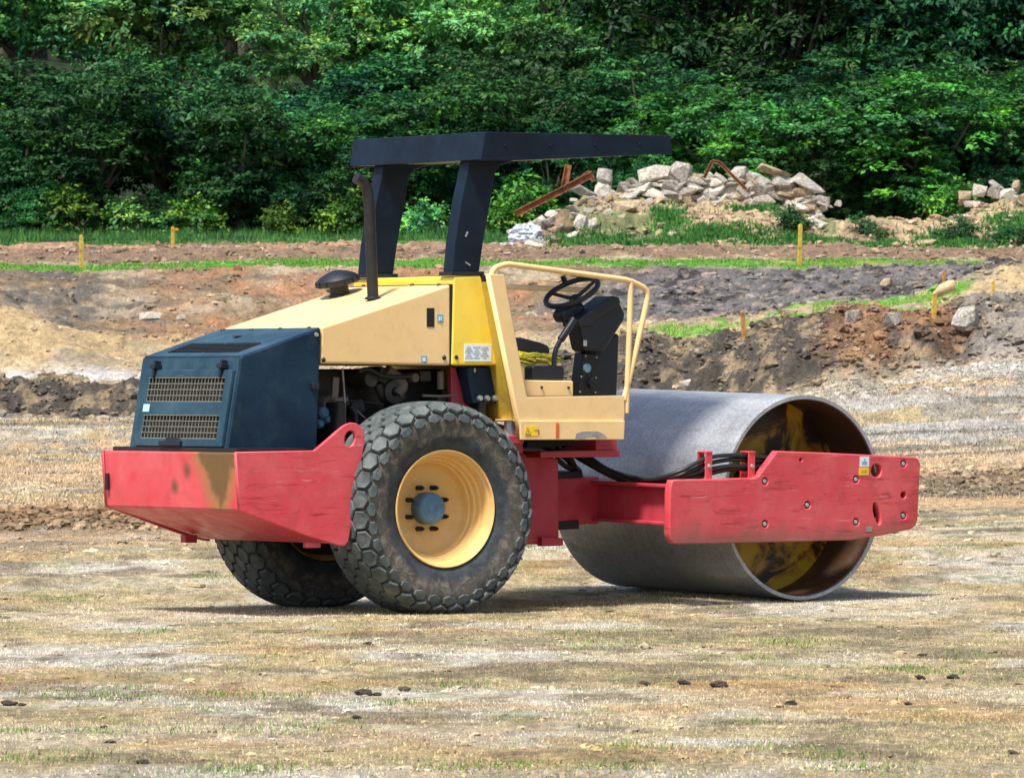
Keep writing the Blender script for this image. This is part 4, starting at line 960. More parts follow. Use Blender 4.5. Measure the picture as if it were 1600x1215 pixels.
def mesh_np(name, co, nper, colr=None, cname='leaf'):
    """co: (n*nper,3) vertices, each consecutive nper a face"""
    n = len(co) // nper; me = bpy.data.meshes.new(name)
    me.vertices.add(len(co)); me.vertices.foreach_set('co', co.astype(np.float32).ravel())
    me.loops.add(len(co)); me.loops.foreach_set('vertex_index', np.arange(len(co), dtype=np.int32))
    me.polygons.add(n); me.polygons.foreach_set('loop_start', np.arange(0, len(co), nper, dtype=np.int32)); me.update()
    if colr is not None:
        at = me.color_attributes.new(cname, 'FLOAT_COLOR', 'POINT'); cc = np.ones((len(co), 4), np.float32); cc[:, :3] = np.repeat(colr, nper, 0); at.data.foreach_set('color', cc.ravel())
    return me
def unit(v): return v / np.maximum(np.linalg.norm(v, axis=-1, keepdims=True), 1e-9)
def leaf_quads(pos, d, nrm, L, W):
    """diamond leaves: pos base, d along, nrm facing"""
    s = unit(np.cross(d, nrm)); L = L[:, None]; W = W[:, None]; droop = unit(nrm)
    a = pos; b = pos + d * L * .45 + s * W * .5; c = pos + d * L - droop * L * .18; e = pos + d * L * .45 - s * W * .5
    return np.stack([a, b, c, e], 1).reshape(-1, 3)
LEAFC = np.array([(.016, .080, .018), (.024, .120, .024), (.045, .170, .028), (.030, .140, .045), (.080, .210, .028), (.012, .062, .022)])
def crown_mesh(name, rx, ry, rz, zc, nlobe, nspray, nleaf, L, seed, skirt=.0):
    g = np.random.default_rng(seed)
    # lobes: overlapping boughs of unequal size around the crown's middle
    ld = unit(g.normal(size=(nlobe, 3))); ld[:, 2] = ld[:, 2] * .8 + .1
    lc = ld * g.uniform(.50, .92, (nlobe, 1)) * np.array([rx, ry, rz]) + np.array([0, 0, zc]); lr = g.uniform(.24, .46, nlobe) * min(rx, rz)
    lc[:, 2] = np.maximum(lc[:, 2], lr * .5 + skirt)
    lobe = g.integers(0, nlobe, nspray)
    sd_ = g.normal(size=(nspray, 3)); sd_[:, 2] = np.abs(sd_[:, 2]) * 1.1 - .25; sd_ = unit(sd_); sp = lc[lobe] + sd_ * (lr[lobe] * g.uniform(.72, 1.08, nspray))[:, None] * np.array([1, 1, .82])
    keep = sp[:, 2] > .05; sp = sp[keep]; sd_ = sd_[keep]; lobe = lobe[keep]; nspray = len(sp)
    # each spray: leaves along a drooping twig leaving the bough
    tw = unit(sd_ + g.normal(size=(nspray, 3)) * .55); tl = g.uniform(.20, .52, nspray)
    k = np.repeat(np.arange(nspray), nleaf); u = g.uniform(0, 1, len(k))
    base = sp[k] + tw[k] * (u * tl[k])[:, None]; base[:, 2] -= (u ** 2) * .30 * tl[k]
    side = unit(np.cross(tw[k], np.array([0, 0, 1.])) + 1e-4) * g.choice([-1, 1], len(k))[:, None]
    base += side * g.uniform(0, .14, (len(k), 1)) + g.normal(size=(len(k), 3)) * .035
    d = unit(tw[k] * .6 + side * .8 + g.normal(size=(len(k), 3)) * .45 + np.array([0, 0, -.28]))
    nr = unit(np.array([0, 0, 1.]) + sd_[k] * .7 + g.normal(size=(len(k), 3)) * .45)
    Ls = L * g.uniform(.6, 1.35, len(k)); q = leaf_quads(base, d, nr, Ls, Ls * g.uniform(.38, .6, len(k)))
    lobc = LEAFC[g.integers(0, len(LEAFC), nlobe)]; sc = LEAFC[g.integers(0, len(LEAFC), nspray)]
    c = (lobc[lobe][k] * .45 + sc[k] * .55) * g.uniform(.6, 1.45, (len(k), 1)); tip = g.random(nspray) < .12; c[tip[k]] *= np.array([1.9, 1.55, 1.0])
    return mesh_np(name, q, 4, c), lc, lr
def trunk_mesh(name, lc, lr, h, r, seed):
    g = random.Random(seed); m = MB()
    m.tube([(0, 0, -.4), (g.uniform(-.1, .1), g.uniform(-.1, .1), h * .3), (g.uniform(-.2, .2), g.uniform(-.2, .2), h * .62)], [r * 1.3, r, r * .6], 9)
    for i in range(min(9, len(lc))):
        z0 = h * g.uniform(.15, .5); e = Vector(lc[i]); s_ = Vector((0, 0, z0)); md = s_.lerp(e, .5) + Vector((0, 0, .15)); m.tube([s_, md, e], [r * .45, r * .3, r * .12], 6)
    me = bpy.data.meshes.new(name); me.from_pydata(m.v, [], m.f); me.materials.append(BARK); return me
PROTO = {}
for k, (rx, ry, rz, zc, nl, ns, nf, L) in enumerate([(2.1, 1.7, 2.3, 2.2, 16, 520, 30, .125), (1.7, 1.5, 2.6, 2.5, 15, 480, 30, .13), (2.5, 1.8, 2.0, 1.9, 18, 560, 30, .12), (1.9, 1.6, 2.2, 2.1, 14, 470, 32, .135), (2.3, 1.7, 2.7, 2.6, 18, 600, 30, .13)]):
    cm, lc, lr = crown_mesh('crown', rx, ry, rz, zc, nl, ns, nf, L, 100 + k); PROTO['near%d' % k] = (cm, trunk_mesh('trunk', lc, lr, zc + rz * .6, .13, k))
for k, (rx, ry, rz, zc, nl, ns, nf, L) in enumerate([(2.6, 2.3, 2.4, 3.4, 15, 470, 36, .135), (2.3, 2.0, 2.9, 3.8, 14, 470, 36, .135), (3.0, 2.3, 2.4, 3.2, 16, 480, 22, .20)]):
    cm, lc, lr = crown_mesh('crown', rx, ry, rz, zc, nl, ns, nf, L, 200 + k, .8); PROTO['far%d' % k] = (cm, trunk_mesh('trunk', lc, lr, zc + rz * .6, .18, 40 + k))
def tree(kind, x, y, s, mat, label, group, sz=1.0, rz=None, name='tree', dz=0):
    e = bpy.data.objects.new(name, None); col.objects.link(e); e.location = (x, y, tz1(x, y) - .1 + dz)
    e.rotation_euler = (0, 0, random.uniform(0, 6.28) if rz is None else rz); e.scale = (s, s, s * sz)
    tag(e, label, 'tree', group)
    cm, tm = PROTO[kind]
    c = bpy.data.objects.new('crown', cm); col.objects.link(c); c.parent = e
    if not cm.materials: cm.materials.append(LM['mid'])
    c.material_slots[0].link = 'OBJECT'; c.material_slots[0].material = LM[mat]
    t_ = bpy.data.objects.new('trunk', tm); col.objects.link(t_); t_.parent = e
    return e
# the thicket's front row, each with its own place
FRONTT = [ # column, distance, size, height factor, kind, material, label
 (-260, 139.5, 1.0, 1.0, 'near0', 'mid', 'bushy tree just left of the frame at the thicket edge'),
 (-110, 138, 1.05, 1.0, 'near2', 'dark', 'dark bushy tree at the left frame edge of the thicket'),
 (35, 140.0, 1.0, .88, 'near4', 'mid', 'leftmost fully leafed tree behind the left yellow stake'),
 (150, 136.8, 1.0, .92, 'near1', 'dark', 'dense tree rising between the two yellow stakes on the left'),
 (255, 139, 1.1, 1.0, 'near0', 'mid', 'tall bushy tree right behind the flagged yellow stake'),
 (375, 136.6, 1.0, .95, 'near3', 'dark', 'dark leafy tree above the air cleaner side of the thicket'),
 (480, 140, 1.05, .86, 'near2', 'mid', 'broad tree whose crown ends left of the canopy corner'),
 (590, 138, 1.0, .86, 'near4', 'mid', 'thick tree seen behind the exhaust pipe and far canopy post'),
 (700, 136.8, 1.05, .95, 'near1', 'mid', 'tree seen between the two black canopy posts and above them'),
 (800, 138.5, 1.05, .94, 'near0', 'mid', 'bright leafy tree over the left end of the canopy slab'),
 (905, 140.5, 1.1, 1.12, 'near3', 'dark', 'dark tall tree rising over the middle of the canopy'),
 (1010, 139, 1.1, .90, 'near4', 'mid', 'tree directly behind the left half of the rubble heap'),
 (1120, 138.5, 1.05, .82, 'near2', 'weed', 'bright green bushy tree behind the bent rusty rod'),
 (1230, 137.2, 1.05, .88, 'near0', 'weed', 'yellowish green tree behind the right end of the rubble heap'),
 (1340, 138, 1.1, .90, 'near1', 'mid', 'tree behind the bare soil mounds right of the rubble'),
 (1450, 137, 1.1, .92, 'near4', 'weed', 'broad bright tree between the rubble heap and the right pile'),
 (1560, 138, 1.1, .95, 'near3', 'mid', 'tree right behind the small rubble pile at the right edge'),
 (1680, 139, 1.1, 1.0, 'near0', 'mid', 'tree at the right frame edge of the thicket'),
 (1820, 139, 1.1, 1.0, 'near2', 'dark', 'last thicket tree beyond the right frame edge')]
PH = {k: max(v.co.z for v in PROTO[k][0].vertices) for k in PROTO}
TOPX = [-300, 0, 100, 180, 250, 300, 350, 450, 540, 620, 700, 800, 860, 960, 1030, 1080, 1150, 1210, 1260, 1600, 1950]
TOPY = [70, 122, 105, 85, 46, 100, 85, 112, 140, 125, 108, 70, 30, 25, 90, 150, 135, 105, 120, 95, 90]
def fit(kd, px, Y, s, up=0):
    x = bx_at(px, Y); zt = CAMZ + (CY - (float(np.interp(px, TOPX, TOPY)) - up)) * Y / F
    return min(1.25, max(.6, (zt - tz1(x, Y)) / (PH[kd] * s)))
for px, Y, s, sz, kd, mt, lb in FRONTT: tree(kd, bx_at(px, Y), Y, s, mt, lb, 'trees along the front edge of the thicket', fit(kd, px, Y, s, -40 if px in (35, 375, 1230) else 0))
rt = random.Random(21)
for px in range(-300, 1950, 118):      # second rank
    Y = 143 + rt.uniform(-1, 1); kd = 'near%d' % rt.randrange(5); hi = fit(kd, px, Y, 1.18, rt.choice([-95, -70, -45, -20]))
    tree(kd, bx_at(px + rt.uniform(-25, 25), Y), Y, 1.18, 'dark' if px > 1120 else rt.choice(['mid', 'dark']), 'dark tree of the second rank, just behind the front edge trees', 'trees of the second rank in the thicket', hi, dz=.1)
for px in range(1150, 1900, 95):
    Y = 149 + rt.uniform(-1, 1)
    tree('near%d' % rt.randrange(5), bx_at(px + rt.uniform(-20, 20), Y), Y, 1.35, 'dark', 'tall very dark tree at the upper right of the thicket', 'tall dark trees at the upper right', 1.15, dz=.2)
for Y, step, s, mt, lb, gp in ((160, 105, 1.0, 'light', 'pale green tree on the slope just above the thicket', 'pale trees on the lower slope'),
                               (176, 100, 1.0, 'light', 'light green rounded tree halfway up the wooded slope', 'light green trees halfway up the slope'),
                               (196, 92, 1.1, 'far', 'tree in the haze-tinted row on the upper wooded hillside', 'haze-tinted row of trees on the upper hillside'),
                               (218, 90, 1.2, 'far', 'distant tree of a haze-tinted row near the top of the hillside', 'distant trees high on the hill'),
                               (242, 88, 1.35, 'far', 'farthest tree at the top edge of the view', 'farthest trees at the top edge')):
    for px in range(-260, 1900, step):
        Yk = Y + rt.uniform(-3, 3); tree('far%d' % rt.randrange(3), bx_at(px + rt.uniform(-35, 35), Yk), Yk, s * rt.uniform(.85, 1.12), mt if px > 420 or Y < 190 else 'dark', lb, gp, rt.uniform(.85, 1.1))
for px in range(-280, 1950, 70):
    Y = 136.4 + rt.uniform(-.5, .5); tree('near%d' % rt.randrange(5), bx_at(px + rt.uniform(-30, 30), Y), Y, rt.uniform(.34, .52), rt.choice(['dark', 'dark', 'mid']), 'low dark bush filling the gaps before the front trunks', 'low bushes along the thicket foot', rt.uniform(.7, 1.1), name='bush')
# saplings and tall weeds at the thicket foot
cm, lc, lr = crown_mesh('foliage', .42, .38, .42, .42, 8, 70, 22, .10, 300); shrubm = cm; shrubm.materials.append(LM['weed'])
stem_me = trunk_mesh('stem', lc, lr, .7, .02, 77)
def shrub(px, py, s, label, group, mat='weed', Y=None):
    p = ground_at(px, py, 100) if Y is None else Vector((bx_at(px, Y), Y, tz1(bx_at(px, Y), Y)))
    e = bpy.data.objects.new('shrub', None); col.objects.link(e); e.location = (p.x, p.y, p.z - .05); e.scale = (s, s, s); e.rotation_euler = (0, 0, rt.uniform(0, 6)); tag(e, label, 'shrub', group)
    a = bpy.data.objects.new('foliage', shrubm); col.objects.link(a); a.parent = e; a.material_slots[0].link = 'OBJECT'; a.material_slots[0].material = LM[mat]
    b = bpy.data.objects.new('stem', stem_me); col.objects.link(b); b.parent = e
shrub(128, 374, 1.3, 'bright young shrub at the dark thicket foot above the left stake', None, Y=135)
shrub(215, 374, 1.0, 'small grey green shrub left of the flagged stake', None, 'light', Y=135)
shrub(300, 374, 1.05, 'bright leafy weed clump just right of the flagged stake', None, Y=134)
shrub(430, 374, .9, 'low green bush in the grass left of the exhaust pipe', None, Y=134.5)
shrub(545, 374, 1.15, 'yellow green bush just left of the far canopy post', None, Y=134)
shrub(660, 374, .9, 'pale green weed bush between the canopy posts', None, 'light', Y=134)
shrub(775, 374, 1.1, 'bright bush right of the near canopy post', None, Y=134)
shrub(835, 300, 1.4, 'vivid green bush above the rusty beam end', None, Y=135)
shrub(1487, 318, 1.0, 'vivid yellow green sapling left of the right rubble pile', None, Y=132.5)
for k, (px, s) in enumerate([(1225, .6), (1258, .5), (1345, .5), (1380, .42), (1480, .45), (1515, .6), (1560, .5), (1600, .6)]):
    shrub(px, 380, s, 'low dark green bush at the foot of the rubble and soil mounds', 'low bushes at the foot of the mounds', 'dark', Y=126.2 + .4 * (k % 3))

# ------------------------------------------------------------------ grass, straw, stones (nobody could count them)
def blades(name, X, Y, h, wd, colr, lean=.8, mat=None, kind_label=None, cat='grass'):
    n = len(X); Z = terrain(X, Y); g = rng; a = g.uniform(0, 2 * np.pi, n)
    base = np.stack([X, Y, Z - .004], 1); s = np.stack([np.cos(a), np.sin(a), np.zeros(n)], 1)
    b = g.uniform(0, 2 * np.pi, n); ln = g.uniform(.1, 1, n) * lean; tipv = np.stack([np.cos(b) * ln, np.sin(b) * ln, np.sqrt(np.maximum(.04, 1 - ln * ln))], 1)
    co = np.stack([base - s * wd[:, None] / 2, base + s * wd[:, None] / 2, base + tipv * h[:, None]], 1).reshape(-1, 3)
    me = mesh_np(name, co, 3, colr); o = link(name, me, mat); tag(o, kind_label, cat, kind='stuff'); return o
gm, t, b = new_mat('grass_blades'); a = N(t, 'ShaderNodeVertexColor'); a.layer_name = 'leaf'; t.links.new(a.outputs[0], b.inputs['Base Color']); b.inputs['Roughness'].default_value = .8; b.inputs['Specular IOR Level'].default_value = .15
def fan(n, y0, y1, s=.105):
    y = np.sqrt(rng.uniform(y0 ** 2, y1 ** 2, n)); x = rng.uniform(-s, s, n) * y; return x, y
def pick(n, pal, var=.25):
    pal = np.array(pal); return pal[rng.integers(0, len(pal), n)] * rng.uniform(1 - var, 1 + var, (n, 1))
x, y = fan(800000, 22.3, 58)
k = (fbm(x * .5, y * 1.6, 5, 301, .6) + .25 * fbm(x * 2.4, y * 4, 3, 303) + rng.normal(0, .16, len(x))) > -.22; x, y = x[k], y[k]
cc_ = ground_color(x, y) * 1.12 * rng.uniform(.62, 1.42, (len(x), 1)) * (1 + rng.normal(0, .05, (len(x), 3)))
x2, y2 = fan(260000, 58, 83); c2_ = ground_color(x2, y2) * rng.uniform(.55, 1.45, (len(x2), 1))
hh = np.concatenate([rng.uniform(.006, .021, len(x)), rng.uniform(.012, .045, len(x2))]); ww = np.concatenate([rng.uniform(.003, .008, len(x)), rng.uniform(.008, .022, len(x2))])
blades('dry_grass', np.concatenate([x, x2]), np.concatenate([y, y2]), hh, ww, np.clip(np.concatenate([cc_, c2_]), .01, .85), .97, gm, 'short dry straw and crumbled thatch matted over the near ground')
cx_ = []; cy_ = []; 
spots = [(240, 985, .5), (110, 1087, .7), (180, 1090, .6), (345, 1086, .55), (445, 1090, .3), (460, 1138, .7), (150, 1143, .3), (55, 1186, .6), (30, 1142, .3), (900, 988, .5), (840, 858, .8), (935, 1006, .8), (715, 1070, .4), (1255, 1007, .7), (1230, 1002, .5), (1410, 1043, .5), (1460, 1050, .4), (1358, 1197, .6), (1205, 1168, .5), (1300, 1180, .4), (960, 1195, .5), (620, 1098, .4), (700, 1200, .4), (1520, 1024, .5), (1180, 1030, .4), (420, 1200, .5), (330, 1205, .5), (1000, 1166, .4), (800, 1195, .4), (1090, 862, .3), (100, 935, .5), (330, 900, .4), (1500, 855, .8), (1540, 820, .6), (1390, 875, .5)]
for (px, py, r_) in spots:
    p = ground_at(px, py, 22, 60); n = int(420 * r_)
    cx_.append(p.x + rng.normal(0, r_ * .22, n)); cy_.append(p.y + rng.normal(0, r_ * .38, n))
xr_, yr_ = fan(90000, 22.3, 50); k = fbm(xr_ * 2.2, yr_ * 2.6, 4, 311, .6) > .43; cx_.append(xr_[k]); cy_.append(yr_[k])
x = np.concatenate(cx_); y = np.concatenate(cy_)
blades('green_grass_tufts', x, y, rng.uniform(.010, .034, len(x)), rng.uniform(.004, .009, len(x)), pick(len(x), [(.10, .22, .03), (.17, .27, .05), (.28, .32, .09), (.08, .17, .03)]), .9, gm, 'small green grass tufts sprouting through the dry ground')
# grass strips and bank weeds
def strip(n, pxa, pxb, ya, yb):
    yy = rng.uniform(ya, yb, n); pp_ = rng.uniform(pxa, pxb, n); return (pp_ - CX) * yy / F, yy
x, y = strip(42000, -250, 1590, 114.6, 120.6); k = fbm(x * 1.2, y * .8, 4, 321) > -.08; x, y = x[k], y[k]
blades('grass_strip', x, y, rng.uniform(.025, .07, len(x)), rng.uniform(.012, .03, len(x)), pick(len(x), [(.09, .25, .03), (.15, .30, .05), (.06, .18, .025), (.24, .30, .09)]), .8, gm, 'bright green grass strip running across behind the pit')
xs = []; ys = []
for (n, a, b2, ya, yb) in ((9000, 1270, 1500, 92, 99.5), (2500, 1000, 1230, 87.5, 90), (2500, -30, 50, 97.5, 99), (1200, 760, 1000, 87, 92)):
    x, y = strip(n, a, b2, ya, yb); xs.append(x); ys.append(y)
x = np.concatenate(xs); y = np.concatenate(ys); k = fbm(x * 1.5, y * .8, 4, 325) > -.05; x, y = x[k], y[k]
blades('ledge_grass', x, y, rng.uniform(.04, .09, len(x)), rng.uniform(.01, .02, len(x)), pick(len(x), [(.14, .36, .04), (.22, .40, .07), (.35, .38, .15)]), .85, gm, 'patches of low green grass on the ledge above the cut bank')
x, y = strip(60000, -250, 900, 128, 137.5); k = fbm(x * .7, y * .5, 4, 331) > -.3; x, y = x[k], y[k]
blades('tall_grass', x, y, rng.uniform(.08, .38, len(x)) * (.25 + .75 * sst(129, 134, y)), rng.uniform(.015, .035, len(x)), pick(len(x), [(.035, .14, .03), (.06, .19, .04), (.11, .22, .05), (.03, .10, .04)]), .7, gm, 'tall green grass and weeds along the foot of the thicket')
xs = []; ys = []
for (n, px, Yc, wx, wy) in ((2600, 985, 125.6, 1.1, .5), (3000, 1045, 128, .3, 1.4), (1500, 1235, 125.4, .5, .4), (1500, 1365, 125.5, .5, .4), (5000, 1500, 126.5, .7, 1.0), (4000, 1590, 128.5, .5, 1.0), (4000, 930, 125.8, .7, .7), (2000, 1175, 129.3, .4, .5), (4000, 1120, 125.6, .8, .5), (2500, 1290, 125.8, .6, .5)):
    xs.append(bx_at(px, Yc) + rng.normal(0, wx * .6, n)); ys.append(Yc + rng.normal(0, wy * .6, n))
x = np.concatenate(xs); y = np.concatenate(ys)
blades('mound_weeds', x, y, rng.uniform(.05, .17, len(x)), rng.uniform(.02, .05, len(x)), pick(len(x), [(.035, .14, .03), (.06, .20, .035), (.03, .11, .04), (.10, .26, .05)]), .85, gm, 'dark green weeds creeping over the soil mounds')
# stones and clods merged by kind
_ib = bmesh.new(); bmesh.ops.create_icosphere(_ib, subdivisions=2, radius=1); IV = np.array([v.co[:] for v in _ib.verts]); IF = np.array([[v.index for v in f.verts] for f in _ib.faces]); _ib.free()
def lumps(name, X, Y, sz, colr, mat, label, cat, flatz=.6, sink=.3, rough=.35):
    n = len(X); Z = terrain(X, Y); g = rng; th = g.uniform(0, 6.28, n); sc = np.stack([g.uniform(.7, 1.3, n), g.uniform(.7, 1.3, n), g.uniform(.6, 1.1, n) * flatz], 1) * sz[:, None]
    V = IV[None] * (1 + rough * g.normal(size=(n, len(IV), 1)) * .6) * sc[:, None, :]
    c, s = np.cos(th)[:, None], np.sin(th)[:, None]; V = np.stack([V[..., 0] * c - V[..., 1] * s, V[..., 0] * s + V[..., 1] * c, V[..., 2]], -1)
    V = V + np.stack([X, Y, Z + sz * flatz * (1 - sink * 2) * .5], 1)[:, None, :]
    co = V[:, IF].reshape(-1, 3); me = mesh_np(name, co, 3, np.repeat(colr, len(IF), 0)); o = link(name, me, mat); tag(o, label, cat, kind='stuff'); return o
sm, t, b = new_mat('soil_lumps'); a = N(t, 'ShaderNodeVertexColor'); a.layer_name = 'leaf'
c = mixc(t, 1.0, a.outputs[0], ramp(t, noise_tex(t, objco(t), 30, 6, .7), [(.3, .5), (.65, 1.3)]).outputs[0], 'MULTIPLY'); t.links.new(c, b.inputs['Base Color']); b.inputs['Roughness'].default_value = .95; b.inputs['Specular IOR Level'].default_value = .15
x, y = fan(900, 22.3, 56); lumps('half_sunk_clods', x, y, .012 + .03 * rng.random(len(x)) ** 5, np.clip(ground_color(x, y) * rng.uniform(.25, .95, (len(x), 1)), .02, .7), sm, 'crumbly soil clods half sunk in the near ground', 'soil', .5, .55)
x, y = fan(14000, 22.3, 82); lumps('gravel', x, y, np.minimum(rng.exponential(.005, len(x)) + .003, .026), np.clip(ground_color(x, y) * rng.uniform(.45, 1.15, (len(x), 1)), .02, .7), sm, 'loose pebbles and crumbs of soil over the ground', 'gravel')
xs = []; ys = []; ss = []; cs = []
for (n, a_, b2, ya, yb, z0, z1, pal) in ((6000, -200, 1750, 86, 115, .01, .05, [(.3, .25, .2), (.2, .17, .14)]), (5000, -200, 1750, 82.6, 87, .01, .05, [(.16, .13, .10), (.3, .25, .2)]), (2600, -150, 1750, 47, 82, .008, .045, [(.40, .33, .24), (.26, .21, .15), (.50, .45, .38), (.16, .13, .10)]), (1500, 850, 1720, 78, 83, .012, .06, [(.36, .32, .27), (.2, .17, .14), (.5, .47, .43)]), (1500, -120, 250, 51.8, 55.0, .01, .06, [(.20, .125, .07), (.13, .085, .05), (.27, .18, .11), (.33, .25, .16)]), (700, 1430, 1720, 58.6, 62.5, .015, .07, [(.24, .18, .12), (.14, .105, .07), (.36, .29, .2)]),
        (900, -150, 900, 82.6, 87, .02, .11, [(.09, .08, .065), (.16, .13, .10), (.26, .22, .17), (.06, .055, .05)]), (900, 900, 1700, 82.6, 87.8, .015, .09, [(.13, .105, .08), (.20, .14, .09), (.09, .08, .07), (.34, .28, .2), (.30, .29, .28)]),
        (350, 1270, 1500, 83, 87, .02, .10, [(.22, .125, .07), (.16, .10, .06)]),
        (500, -150, 900, 99, 114.4, .02, .10, [(.30, .22, .14), (.20, .15, .11), (.40, .33, .24), (.10, .09, .08)]), (900, 900, 1700, 99, 114.4, .02, .12, [(.10, .095, .09), (.06, .055, .05), (.18, .15, .12), (.34, .30, .25)]),
        (1600, -200, 1700, 120.6, 127, .02, .09, [(.24, .17, .115), (.15, .11, .08), (.38, .27, .19), (.42, .38, .33)]), (1500, 860, 1680, 125, 132, .02, .11, [(.42, .33, .22), (.50, .45, .36), (.30, .24, .17)])):
    x, y = strip(n, a_, b2, ya, yb); xs.append(x); ys.append(y); ss.append(z0 + (z1 - z0) * rng.random(n) ** 3); cs.append(np.clip((pick(n, pal) * .35 + .65 * ground_color(x, y)) * rng.uniform(.6, 1.25, (n, 1)), .02, .7))
lumps('soil_clods', np.concatenate(xs), np.concatenate(ys), np.concatenate(ss), np.concatenate(cs), sm, 'heaps of turned soil clods on the ridges and banks', 'soil', .75, .35)

# ------------------------------------------------------------------ single stones and clods lying in the open
def rock_mesh(seed, dims, cuts=26, bev=.04):
    g = random.Random(seed); bm = bmesh.new()
    for _ in range(cuts):
        v = Vector((g.uniform(-1, 1), g.uniform(-1, 1), g.uniform(-1, 1))); m_ = max(abs(v.x), abs(v.y), abs(v.z)); v = v / m_ * g.uniform(.62, 1.05); bm.verts.new((v.x * dims[0], v.y * dims[1], v.z * dims[2]))
    bmesh.ops.convex_hull(bm, input=bm.verts)
    for v in [v for v in bm.verts if not v.link_faces]: bm.verts.remove(v)
    me = bpy.data.meshes.new('chunk'); bm.to_mesh(me); bm.free(); return me
def conc(name, c, c2):
    m, t, b = new_mat(name); v = objco(t); n = noise_tex(t, v, 5, 8, .7, .3)
    cc = ramp(t, n, [(.33, tuple(x * .45 for x in c2)), (.48, c2), (.62, c)]).outputs[0]; t.links.new(cc, b.inputs['Base Color']); b.inputs['Roughness'].default_value = .9; bump(t, b, n, .8, .04); return m
CM = {'w': conc('pale_concrete', (.72, .69, .63), (.50, .45, .37)), 'g': conc('grey_concrete', (.55, .52, .47), (.34, .31, .27)), 't': conc('tan_concrete', (.55, .44, .28), (.36, .27, .17)), 'k': conc('dark_soil_rock', (.15, .115, .085), (.075, .06, .045)), 'b': conc('brown_clod', (.25, .18, .12), (.14, .10, .07))}
RK = [rock_mesh(k, (1, .8, 1)) for k in range(6)]; SLAB = [rock_mesh(20 + k, (1, .7, 1), 15) for k in range(5)]
def clod_mesh(seed):
    bm = bmesh.new(); bmesh.ops.create_icosphere(bm, subdivisions=3, radius=1)
    for v in bm.verts: v.co *= 1 + .45 * mnoise.noise(v.co * 1.3 + Vector((seed * 7, 0, 0))) + .22 * mnoise.noise(v.co * 4 + Vector((0, seed * 5, 0)))
    me = bpy.data.meshes.new('clod'); bm.to_mesh(me); bm.free(); return me
CLOD = [clod_mesh(k) for k in range(5)]
def chunk(px, py, w_, h_, rot, mt, label, group=None, name='rubble_chunk', cat='rubble', Y=None, ylo=123, yhi=133.5, sink=.25):
    if Y is None:
        YY = np.linspace(ylo, yhi, 400); XX = (px - CX) / F * YY; ZZ = CAMZ + (CY - py) / F * YY; h = terrain(XX, YY); k = np.argmax(h >= ZZ)
        Y = YY[k] if h[k] >= ZZ[k] else 131.0
    x = bx_at(px, Y); z = CAMZ + (CY - py) / F * Y; sx, szz = w_ / 2 * Y / F, h_ / 2 * Y / F
    me = CLOD[int(px) % 5] if cat == 'clod' else (SLAB if (w_ > 1.5 * h_ or h_ > 1.5 * w_) else RK)[int(px + py) % 5]
    o = bpy.data.objects.new(name, me); col.objects.link(o); o.location = (x, Y, z); o.scale = (sx * 1.08, max(sx, szz) * .9, szz * 1.15); o.rotation_euler = (rt.uniform(-.12, .12), R(rot), rt.uniform(-.25, .25))
    if not me.materials: me.materials.append(CM['w'])
    o.material_slots[0].link = 'OBJECT'; o.material_slots[0].material = CM[mt]
    tag(o, label, cat, group); return o
HEAP = 'broken concrete pieces on the rubble heap'
